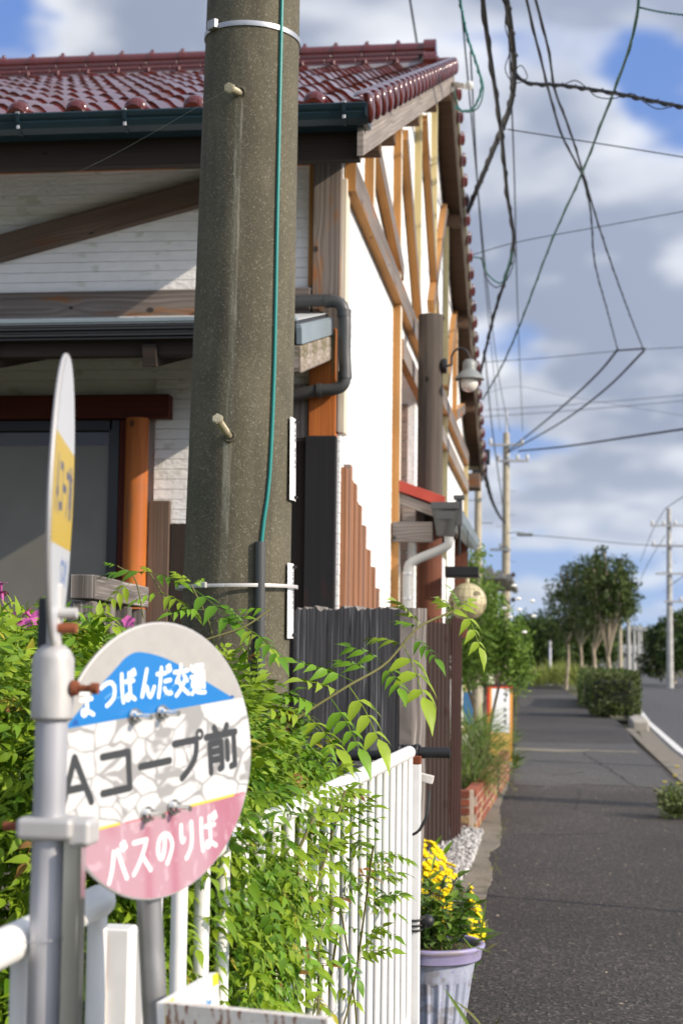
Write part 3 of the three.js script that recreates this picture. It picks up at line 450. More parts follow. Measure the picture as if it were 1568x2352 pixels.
// porch canopy with a red metal edge
{
  const can = hp('porch_canopy', HG((() => { const s = new THREE.Shape([[-1.1, 2.735], [-0.73, 2.6], [-0.73, 2.575], [-1.1, 2.71]].map((p) => new THREE.Vector2(...p))); return uvMetres(new THREE.ExtrudeGeometry(s, { depth: 3.6, bevelEnabled: false }).translate(0, 0, -14.95), 'z'); })()), MAT.redMetal);
  const f = (n, g, m, x, y, z, rz = 0) => { const o = part(n, g, m, can); o.position.copy(H(x, y, z)); o.rotation.z = rz; return o; };
  const sl = -Math.atan2(0.135, 0.37);
  f('edge_trim', bx(0.4, 0.075, 0.02, 0.004), MAT.redMetal, -0.918, 2.648, -11.335, sl); f('edge_board', bx(0.36, 0.075, 0.025), MAT.greyWood, -0.945, 2.565, -11.36, sl);
  f('bearer', bx(0.29, 0.145, 0.07), MAT.greyWood, -0.955, 2.36, -11.34); f('bearer', bx(0.1, 0.14, 3.4, 0.006, 'z'), MAT.greyBrown, -0.985, 2.495, -13.05);
  f('underside', bx(0.34, 0.02, 3.5, 0.003, 'z'), MAT.soffit, -0.93, 2.595, -13.15, sl);
  const gut = f('gutter', HG(new THREE.ExtrudeGeometry(new THREE.Shape([[-0.74, 2.55], [-0.73, 2.475], [-0.66, 2.465], [-0.635, 2.5], [-0.62, 2.56], [-0.63, 2.56], [-0.645, 2.5], [-0.665, 2.475], [-0.725, 2.485], [-0.735, 2.55]].map((p) => new THREE.Vector2(...p))), { depth: 3.5, bevelEnabled: false }).translate(0, 0, -14.95)), MAT.flashing, H0.x, 0, H0.z);
  const hop = f('rain_hopper', (() => { const g = new THREE.CylinderGeometry(0.13, 0.085, 0.2, 4).rotateY(Math.PI / 4); return g; })(), MAT.pvcGrey, -0.715, 2.43, -11.28);
  const hh = (n, g, x, y, z) => { const o = part(n, g, MAT.pvcGrey, hop); o.position.set(x, y, z); return o; };
  hh('hopper_rim', bx(0.2, 0.05, 0.2), 0, 0.11, 0); hh('hopper_panel', bx(0.12, 0.06, 0.012), 0, 0.04, 0.098); hh('hopper_post', bx(0.045, 0.2, 0.05), 0.1, 0.07, 0.05); hh('hopper_post', bx(0.08, 0.03, 0.08), 0.1, 0.17, 0.05);
  const pp = [V(-0.69, 2.32, -11.26), V(-0.69, 2.27, -11.26), V(-0.74, 2.235, -11.27), V(-0.92, 2.16, -11.3), V(-0.97, 2.13, -11.3), V(-0.985, 2.07, -11.3), V(-0.985, 1.7, -11.3), V(-0.985, 0.2, -11.3)];
  const pipe = part('downpipe', HG(new THREE.TubeGeometry(new THREE.CatmullRomCurve3(pp, false, 'centripetal'), 80, 0.034, 18)), MAT.pvcLight, can);
  for (const y of [2.06, 1.88]) { const c = part('pipe_clip', new THREE.CylinderGeometry(0.039, 0.039, 0.02, 20), MAT.zinc, can); c.position.copy(H(-0.985, y, -11.3)); }
  f('notice_tray', bx(0.26, 0.025, 0.2), MAT.black, -0.64, 2.085, -12.2); f('notice_tray', bx(0.26, 0.07, 0.02), MAT.black, -0.64, 2.12, -12.1);
  f('hanging_bracket', bx(0.02, 0.24, 0.02), MAT.black, -0.66, 2.36, -12.1); f('red_post', bx(0.12, 0.95, 0.12, 0.006, 'y'), MAT.redLog, -0.78, 2.1, -14.6); f('white_panel', bx(0.02, 1.3, 0.4), MAT.siding, -0.92, 1.7, -14.2);
  can.position.z += 0.06; const rl = hp('porch_log', uvMetres(new THREE.CylinderGeometry(0.100, 0.108, 2.5, 28), 'y'), MAT.redLog, house, 'red-brown lower part of the porch log'); rl.position.copy(H(-0.907, 1.25, -12.25));
}
// wall lamp on the log
{
  const lamp = thing('wall_lamp', 'grey gooseneck wall lamp with an opal globe fixed to the porch log', 'lamp', [-0.793, 3.716, -12.23]); lamp.scale.setScalar(1.084);
  part('mount_plate', cyl(0.055, 0.055, 0.03, 20).rotateZ(Math.PI / 2), MAT.black, lamp).position.set(0, 0.03, 0);
  part('gooseneck', tube([V(0.01, 0.03, 0), V(0.045, 0.04, 0), V(0.05, 0.1, 0), V(0.075, 0.145, 0), V(0.115, 0.16, 0), V(0.155, 0.145, 0), V(0.178, 0.1, 0), V(0.18, 0.07, 0)], 0.008, 10, 40), MAT.black, lamp);
  const sh = part('lamp_shade', lathe([[0, 0.095], [0.03, 0.09], [0.048, 0.07], [0.05, 0.035], [0.046, 0.02], [0.052, 0.008], [0.085, -0.02], [0.11, -0.055], [0.106, -0.058], [0.08, -0.03], [0.04, 0]], 40), MAT.lampGrey, lamp); sh.position.set(0.18, -0.015, 0);
  part('globe', new THREE.SphereGeometry(0.063, 28, 18), MAT.opal, lamp).position.set(0.18, -0.1, 0);
}
// ---------------------------------------------------------------- the roof, tile by tile
{
  const roof = hp('roof', HG(mergeGeometries([prismX([[7.5, deck(7.5) - 0.05], [-APEX, deck(-APEX) - 0.05], [-APEX, deck(-APEX)], [7.5, deck(7.5)]], -7.7, -0.9), prismX([[-2 * APEX - 7.5, deck(7.5) - 0.05], [-2 * APEX - 7.5, deck(7.5)], [-APEX + 0.001, deck(-APEX)], [-APEX + 0.001, deck(-APEX) - 0.05]], -7.7, -0.9)])), MAT.tileB);
  const TW = 0.303, ROWS = 24, TL = (RUN / Math.cos(A)) / ROWS, N = 14;
  const prof = (t) => (t < 0.46 ? 0.052 * Math.sin((Math.PI * t) / 0.46) : -0.016 * Math.sin((Math.PI * (t - 0.46)) / 0.54));
  const tileGeo = (() => {
    const v = [], id = [], L = TL * 1.12;
    for (let i = 0; i <= N; i++) { const t = i / N, x = t * TW, y = prof(t); v.push(x, y + 0.014, -L, x, y + 0.014, 0); }
    for (let i = 0; i < N; i++) { const a = i * 2; id.push(a, a + 1, a + 2, a + 1, a + 3, a + 2); }
    const g = tri(v, id); const w = [], jd = [];
    for (let i = 0; i <= N; i++) { const t = i / N, x = t * TW, y = prof(t); w.push(x, y + 0.014, 0, x, y - 0.008, 0.0); }
    for (let i = 0; i < N; i++) { const a = i * 2; jd.push(a, a + 1, a + 2, a + 1, a + 3, a + 2); }
    const e = tri(w, jd); return uvMetres(mergeGeometries([g, e]), 'z', 0, 0);
  })();
  const tiles = [], X0 = -0.90;
  for (let r = 0; r < ROWS; r++) for (let c = 0; c < 22; c++) {
    const x = X0 - (c + 1) * TW, s = r * TL, p = v3(x, deck(7.5) - 0.02 + 0.02 + s * Math.sin(A), -7.42 - s * Math.cos(A));
    const n = p.clone().add(v3(TW / 2, 0.05, 0)).project(camera); tiles.push({ p, seen: n.x > -1.08, d: p.distanceTo(camera.position) });
  }
  tiles.sort((a, b) => (b.seen - a.seen) || a.d - b.d);
  const rest = [];
  tiles.forEach((t, i) => {
    const m = new THREE.Mesh(tileGeo, [MAT.tile, MAT.tileB, MAT.tileC, MAT.tile][Math.floor(hash(i, 3, 3) * 4)]); m.name = 'roof_tile'; m.position.copy(t.p).sub(H0); m.rotation.set(A - 0.045 + (hash(i, 5, 1) - 0.5) * 0.03, (hash(i, 8, 1) - 0.5) * 0.02, (hash(i, 6, 1) - 0.5) * 0.03); m.position.z += (hash(i, 9, 1) - 0.5) * 0.012; m.updateMatrix();
    if (i < 300 && t.seen) roof.add(m); else rest.push(tileGeo.clone().applyMatrix4(m.matrix));
  });
  stuff(part('roof_tiles', mergeGeometries(rest), MAT.tileB, roof));
  // round caps on the eave tiles
  const capG = mergeGeometries([new THREE.SphereGeometry(0.058, 20, 12, 0, Math.PI * 2, 0, Math.PI / 2).rotateX(Math.PI / 2).scale(1, 0.86, 0.55), new THREE.CylinderGeometry(0.058, 0.058, 0.09, 20, 1, true).rotateX(Math.PI / 2).scale(1, 0.86, 1).translate(0, 0, -0.045)]);
  for (let c = 0; c < 22; c++) { const m = part('eave_cap', capG, MAT.tile, roof); m.position.copy(H(X0 - (c + 1) * TW + TW * 0.23, deck(7.5) + 0.066, -7.46)); m.rotation.x = 0.15; }
  // verge tiles
  const vg = (() => { const a = new THREE.SphereGeometry(1, 14, 12).scale(0.03, 0.074, 0.04).translate(0.010, -0.045, -0.04), b = new THREE.BoxGeometry(0.02, 0.12, TL).translate(0, -0.03, -TL / 2), c = new THREE.SphereGeometry(1, 10, 6, 0, Math.PI * 2, 0, Math.PI / 2).scale(0.05, 0.034, TL * 0.56).translate(-0.03, 0.012, -TL / 2); return mergeGeometries([a, b, c]); })();
  for (let r = 0; r < ROWS; r++) { const s = r * TL; for (const far of [0, 1]) { const m = part('verge_tile', vg, r % 2 ? MAT.tile : MAT.tileB, roof); const z = -7.4 - s * Math.cos(A); m.position.copy(H(-0.872, deck(7.5) + 0.045 + s * Math.sin(A), far ? 2 * APEX - z : z)); m.rotation.set(A - 0.04, 0, 0); if (far) m.rotation.set(-A, Math.PI, 0, 'YXZ'), m.scale.x = -1; } }
  // ridge: flat courses, round caps with collars, pins, and the end piece
  const ry = deck(-APEX) + 0.02, SEG = 0.31;
  const courseG = [0, 1, 2].map((k) => uvMetres(new RoundedBoxGeometry(SEG - 0.004, 0.045, 0.26 - 0.035 * k, 1, 0.012), 'x'));
  const capR = mergeGeometries([new THREE.CylinderGeometry(0.07, 0.07, SEG, 20, 1, false, 0, Math.PI * 2).rotateZ(Math.PI / 2), new THREE.CylinderGeometry(0.082, 0.082, 0.05, 20).rotateZ(Math.PI / 2).translate(-SEG / 2 + 0.03, 0, 0), new THREE.SphereGeometry(0.02, 10, 8).translate(-SEG / 2 + 0.03, 0.09, 0)]);
  const pinG = new THREE.CapsuleGeometry(0.018, 0.03, 4, 10);
  for (let i = 0; i < 20; i++) {
    const x = -1.32 - i * SEG;
    for (let k = 0; k < 3; k++) { const m = part('ridge_course_tile', courseG[k], k % 2 ? MAT.tile : MAT.tileB, roof); m.position.copy(H(x - (k % 2) * 0.06, ry + 0.025 + k * 0.05, APEX)); }
    const c = part('ridge_cap_tile', capR, MAT.tile, roof); c.position.copy(H(x, ry + 0.19, APEX));
    const p = part('ridge_pin', pinG, MAT.tile, roof); p.position.copy(H(x - SEG / 2 + 0.03, ry + 0.03, APEX + 0.15));
    const w = part('ridge_mortar', bx(0.26, 0.05, 0.02), MAT.mortar, roof); w.position.copy(H(x, ry - 0.005, APEX + 0.12));
  }
  const end = part('ridge_end_tile', mergeGeometries([new THREE.CylinderGeometry(0.1, 0.1, 0.12, 24).rotateZ(Math.PI / 2).translate(0, 0.19, 0), new THREE.CylinderGeometry(0.085, 0.085, 0.13, 24).rotateZ(Math.PI / 2).translate(0.01, 0.04, 0.1), new THREE.CylinderGeometry(0.085, 0.085, 0.13, 24).rotateZ(Math.PI / 2).translate(0.01, 0.04, -0.1), new THREE.CylinderGeometry(0.06, 0.06, 0.14, 20).rotateZ(Math.PI / 2).translate(0.015, 0.06, 0)]), MAT.tile, roof); end.position.copy(H(-1.13, ry, APEX));
  const apx = part('apex_tile', bx(0.24, 0.06, 0.22, 0.02), MAT.tile, roof); apx.position.copy(H(-0.98, deck(-APEX) + 0.06, APEX));
}
// ================================================================ THE CONCRETE POLE AND WHAT IS FIXED TO IT
const POLE = v3(-1.075, 0, -5.4), poleR = (y) => 0.2035 - y * 0.0095, poleX = (y) => -1.075 + 0.011 * (y - 1.5);
const pole = thing('utility_pole', 'thick grey concrete utility pole in front of the white house', 'pole', POLE);
const PL = (p) => p.clone().sub(POLE);
{
  const h = 9, seg = 64, g = new THREE.CylinderGeometry(poleR(h), poleR(0), h, seg, 60); g.translate(0, h / 2, 0);
  const uv = g.attributes.uv, p = g.attributes.position; for (let i = 0; i < uv.count; i++) uv.setY(i, p.getY(i) / 4);
  for (let i = 0; i < p.count; i++) p.setX(i, p.getX(i) + 0.011 * (p.getY(i) - 1.5));
  g.computeVertexNormals(); part('shaft', g, MAT.pole, pole);
}
const around = (y, ang, out = 0) => v3(poleX(y) + Math.sin(ang) * (poleR(y) + out), y, POLE.z + Math.cos(ang) * (poleR(y) + out)); // ang 0 faces +z, grows to +x
// step bolts
function stepBolt(y, ang, tip) {
  const a = around(y, ang, -0.02), dir = tip.clone().sub(a).normalize(), L = a.distanceTo(tip), q = new THREE.Quaternion().setFromUnitVectors(v3(0, 1, 0), dir);
  const o = part('step_bolt', cyl(0.0105, 0.0105, L, 14), MAT.boltPaint, pole); o.position.copy(PL(a.clone().add(tip).multiplyScalar(0.5))); o.quaternion.copy(q);
  const th = []; for (let i = 0; i < 16; i++) th.push(new THREE.TorusGeometry(0.0105, 0.0022, 5, 14).rotateX(Math.PI / 2).translate(0, L / 2 - 0.02 - i * 0.0055, 0)); part('thread', mergeGeometries(th), MAT.boltPaint, o);
  part('bolt_head', mergeGeometries([new THREE.CylinderGeometry(0.019, 0.019, 0.014, 6), new THREE.CylinderGeometry(0.014, 0.014, 0.004, 16).translate(0, 0.009, 0)]), MAT.boltPaint, o).position.y = L / 2;
  part('hole_rim', new THREE.TorusGeometry(0.019, 0.005, 8, 20).rotateX(Math.PI / 2), MAT.pole, o).position.y = -L / 2 + 0.02;
}
stepBolt(3.44, -0.03, at(527, 202, 5.10)); stepBolt(2.22, -0.02, at(500, 963, 5.08));
// strap near the top and tie near the foot
function band(name, y, tilt, w, t, mat, out = 0.002) {
  const v = [], id = [], n = 72;
  for (let i = 0; i <= n; i++) { const a = (i / n) * Math.PI * 2, yy = y + tilt * Math.sin(a); for (const [dy, o] of [[-w / 2, out], [-w / 2, out + t], [w / 2, out + t], [w / 2, out]]) { const p = PL(around(yy + dy, a, o)); v.push(p.x, p.y, p.z); } }
  for (let i = 0; i < n; i++) for (let k = 0; k < 3; k++) { const a = i * 4 + k, b = a + 4; id.push(a, b, a + 1, b, b + 1, a + 1); }
  return part(name, tri(v, id).toNonIndexed(), mat, pole);
}
{
  const b = band('steel_strap', 3.688, -0.006, 0.018, 0.003, MAT.zinc); const k = part('strap_buckle', bx(0.045, 0.035, 0.02, 0.004), MAT.zinc, pole); k.position.copy(PL(around(3.70, -0.72, 0.01))); k.rotation.y = -0.72;
  band('cable_tie', 1.715, 0.004, 0.012, 0.003, MAT.castGrey, 0.024);
  const t2 = part('tie_buckle', bx(0.03, 0.02, 0.014, 0.003), MAT.castGrey, pole); t2.position.copy(PL(around(1.715, -0.35, 0.035))); t2.rotation.y = -0.35;
}
// grounding cable and its conduit
{
  const a0 = 0.81, pts = [9, 6, 4, 3, 2.4, 2.05, 1.98, 1.92, 1.86, 1.8].map((y) => PL(around(y, a0 - (y < 2.2 ? 0.19 * sstep(2.2, 1.82, y) : 0), 0.006))); pts.pop();
  part('ground_cable', new THREE.TubeGeometry(new THREE.CatmullRomCurve3(pts), 90, 0.0062, 10), MAT.cableTeal, pole);
  const c = around(1.8, 0.63, 0.02), d = around(0.4, 0.63, 0.02), m = part('cable_conduit', uvMetres(new THREE.CylinderGeometry(0.018, 0.018, 1.45, 20), 'y'), MAT.pvcGrey, pole); m.position.copy(PL(v3((c.x + d.x) / 2, 1.14, c.z))); m.rotation.z = 0.01;
}
// number plates strapped to the street side of the pole, printed with small black characters
const plateTex = (() => { const c = document.createElement('canvas'); c.width = 128; c.height = 1024; const x = c.getContext('2d'); x.fillStyle = '#f1f0ea'; x.fillRect(0, 0, 128, 1024); x.strokeStyle = '#3b3b3b'; x.lineWidth = 9; const r = rng(5); let y = 120; while (y < 640) { const h = 34 + r() * 20; x.beginPath(); x.moveTo(38, y); x.lineTo(88, y + 3); x.moveTo(46, y + h * 0.5); x.lineTo(84, y + h * 0.5); x.moveTo(62, y - 6); x.lineTo(60, y + h * 0.9); if (r() > 0.4) { x.moveTo(40, y + h * 0.9); x.lineTo(86, y + h * 0.85); } x.stroke(); y += h + 22; if (y > 300 && y < 360) y += 60; } for (let i = 0; i < 7; i++) { x.fillStyle = '#777'; x.fillRect(16, 700 + i * 34, 16, 5); } const t = new THREE.CanvasTexture(c); t.colorSpace = THREE.SRGBColorSpace; return t; })();
for (const [y0, y1, ang] of [[2.02, 2.31, 1.57], [1.54, 1.80, 1.57]]) {
  const g = new THREE.CylinderGeometry(poleR(y1) + 0.012, poleR(y0) + 0.012, y1 - y0, 14, 1, true, ang - 0.30, 0.6); const m = part('number_plate', g, new THREE.MeshPhysicalMaterial({ map: plateTex, roughness: 0.35, side: THREE.DoubleSide }), pole); m.position.set(poleX((y0 + y1) / 2) - POLE.x, (y0 + y1) / 2, 0);
  for (const s of [y0 + 0.012, y1 - 0.012]) { const b = part('plate_screw', cyl(0.006, 0.006, 0.02, 8).rotateX(Math.PI / 2), MAT.black, pole); const q = around(s, ang - 0.02, 0.018); b.position.copy(PL(q)); }
}
{ const a = at(524, 205, 5.1), b = at(0, 470, 6.5); solo('spider_thread', new THREE.TubeGeometry(new THREE.CatmullRomCurve3([a, a.clone().lerp(b, 0.5).add(v3(0, -0.03, 0)), b]), 20, 0.0006, 4), phys({ color: lin(0.4, 0.4, 0.36), roughness: 0.4 }), 'fine spider thread running from the upper step bolt to the left', 'thread'); }

// ================================================================ THE WHITE RAILING
const fenceX = (z) => -0.514 - 0.172 * ((z + 6.0) / 4.044), RAIL_Y = 1.118;
function railPanel(z0, z1, label) {
  const c = v3(fenceX(z0), 0, z0), f = thing('white_railing', label, 'railing', c, 0, 'white railings along the pavement');
  const a = v3(0, RAIL_Y, 0), b = v3(fenceX(z1) - c.x, RAIL_Y, z1 - z0), L = a.distanceTo(b);
  const cap = (r, len) => uvMetres(new THREE.CapsuleGeometry(r, len, 6, 20).rotateZ(Math.PI / 2), 'x');
  span(part('top_rail', cap(0.0245, L - 0.02), MAT.whitePaint, f), a, b);
  span(part('bottom_rail', cap(0.016, L - 0.04), MAT.whitePaint, f), a.clone().setY(0.12), b.clone().setY(0.12));
  const n = Math.round(L / 0.165), pgs = [0, 1, 2, 3, 4].map(() => uvMetres(new THREE.CylinderGeometry(0.015, 0.015, RAIL_Y - 0.13, 16), 'y'));
  for (let i = 0; i <= n; i++) { const q = a.clone().lerp(b, (i + 0.12) / (n + 0.24)); const p = part('picket', pgs[(i * 3) % 5], MAT.whitePaint, f); p.position.set(q.x, (RAIL_Y + 0.1) / 2, q.z); p.rotation.y = i * 1.7; }
  return f;
}
railPanel(-2.36, -1.1, 'near white railing behind the standing sign post');
railPanel(-6.0, -2.62, 'long white railing half covered by the green vine');
for (const [x, y, z, w, label] of [[-0.672, 1.06, -2.47, 0.05, 'square white railing post with rust beneath the leaning round sign'], [-0.668, 1.04, -2.57, 0.04, 'narrow white railing post just behind the rusty square one'], [-0.497, 1.07, -6.06, 0.045, 'white end post with a rusty top at the far end of the railing']]) {
  const p = thing('railing_post', label, 'post', [x, 0, z], 0, 'square railing posts'); part('tube', bx(w, y, w, 0.004), MAT.whitePaint, p).position.y = y / 2; if (z < -5) part('rusty_top', bx(w + 0.002, 0.03, w + 0.002, 0.004), MAT.rustyWhite, p).position.y = y + 0.0153; else part('rust_streak', bx(0.004, 0.5, 0.014, 0.001, 'y'), MAT.rustyWhite, p).position.set(-w / 2 + 0.012, y - 0.26, w / 2);
}
// black pipe tied across the end of the railing, its ties and the odd bits of metal there
{
  const o = thing('black_pipe', 'black plastic pipe tied across the far end of the white railing', 'pipe', [-0.59, 1.1, -6.11]);
  const a = at(775, 1738, 6.11).sub(o.position), b = at(1028, 1729, 6.11).sub(o.position);
  span(part('tube', cyl(0.019, 0.019, a.distanceTo(b), 20).rotateZ(Math.PI / 2), MAT.black, o), a, b);
  span(part('sleeve', cyl(0.0215, 0.0215, 0.12, 20).rotateZ(Math.PI / 2), MAT.black, o), b.clone().add(v3(-0.002, 0, 0)), b.clone().add(v3(-0.1, -0.0015, 0)));
  for (let i = 0; i < 7; i++) { const t = part('tape_wrap', new THREE.TorusGeometry(0.024 + rr(0, 0.003), 0.006, 6, 18).rotateY(Math.PI / 2 + rr(-0.5, 0.5)), MAT.black, o); t.position.copy(b).add(v3(-0.115 - i * 0.011, rr(-0.002, 0.002), 0)); }
  const tie = (n, y) => { const t = part(n, new THREE.TorusGeometry(0.033, 0.0045, 6, 24).rotateX(Math.PI / 2 + 0.15), MAT.black, o); t.position.set(0.093, y - 1.1, 0.05); return t; };
  tie('cable_tie', 0.47); tie('cable_tie', 0.452); tie('cable_tie', 0.49); const kn = part('tie_knot', new THREE.DodecahedronGeometry(0.026, 1), MAT.black, o); kn.position.set(0.145, 0.48 - 1.1, 0.045);
  part('loose_cable', tube([v3(0.075, -0.30, 0.07), v3(0.11, -0.28, 0.07), v3(0.14, -0.22, 0.06), v3(0.148, -0.13, 0.04)], 0.006, 8, 20), MAT.black, o);
  const bar = solo('pale_metal_bar', bx(0.34, 0.032, 0.03, 0.003), MAT.stainedWhite, 'short pale metal bar sticking out beside the railing end post', 'bar'); span(bar, at(820, 1748, 6.16), at(975, 1787, 6.16));
  const s = thing('spring_hook', 'small shiny hook hanging on the black pipe above the railing', 'hook', at(878, 1722, 6.08)); part('eye', new THREE.TorusGeometry(0.012, 0.003, 6, 16), MAT.stainless, s); part('hook', tube([v3(0, -0.01, 0), v3(0.006, -0.03, 0), v3(-0.004, -0.045, 0), v3(0.004, -0.06, 0)], 0.003, 6, 16), MAT.stainless, s);
}
// old timber slab standing behind the railing end
{
  const o = thing('timber_slab', 'broad old grey timber slab standing behind the railing end', 'timber', [-0.83, 0, -6.78], -0.36);
  const w = 0.525, h = 1.68, t = 0.12, nx = 60, v = [], id = [], uv = [];
  const topY = (u) => h + 0.012 * (fbm(u * 30, 1, 201, 3) - 0.5) * 2 + 0.014 * (vnoise(u * 60, 4, 203) - 0.5);
  for (let i = 0; i <= nx; i++) { const u = i / nx, x = (u - 0.5) * w, e = 0.0012 * (fbm(u * 24, 9, 205, 3) - 0.5); for (const [yy, zz] of [[0, t / 2 + e], [topY(u), t / 2 + e], [topY(u + 0.01), -t / 2], [0, -t / 2]]) { v.push(x, yy, zz); uv.push(yy, x + (zz < 0 ? 0.2 : 0)); } }
  for (let i = 0; i < nx; i++) for (let k = 0; k < 4; k++) { const a = i * 4 + k, b = i * 4 + ((k + 1) % 4); id.push(a, a + 4, b, a + 4, b + 4, b); }
  part('face', tri(v, id, uv).toNonIndexed(), MAT.sleeper, o).geometry.computeVertexNormals();
  // cracked right edge, same timber as the face
  const e = [], ei = [], eu = [], ny = 40;
  for (let j = 0; j <= ny; j++) { const y = (j / ny) * (h + 0.004), wob = 0.010 * (fbm(j * 0.35, 2, 207, 3) - 0.5), wide = 0.075 * (1 - 0.25 * sstep(0.6, 0.2, j / ny)) + wob; for (const [xx, zz] of [[w / 2 - 0.004, t / 2 + 0.006], [w / 2 + wide * 0.55, t / 2 - 0.02 + wob], [w / 2 + wide, -0.02], [w / 2 + wide * 0.8, -t / 2]]) { e.push(xx, y, zz); eu.push(y, xx + zz * 1.5); } }
  for (let j = 0; j < ny; j++) for (let k = 0; k < 3; k++) { const a = j * 4 + k; ei.push(a, a + 1, a + 4, a + 1, a + 5, a + 4); }
  const top = ny * 4; ei.push(top, top + 1, top + 2, top, top + 2, top + 3);
  part('cracked_edge', tri(e, ei, eu).toNonIndexed(), MAT.sleeper, o, 'cracked narrow edge').geometry.computeVertexNormals();
}

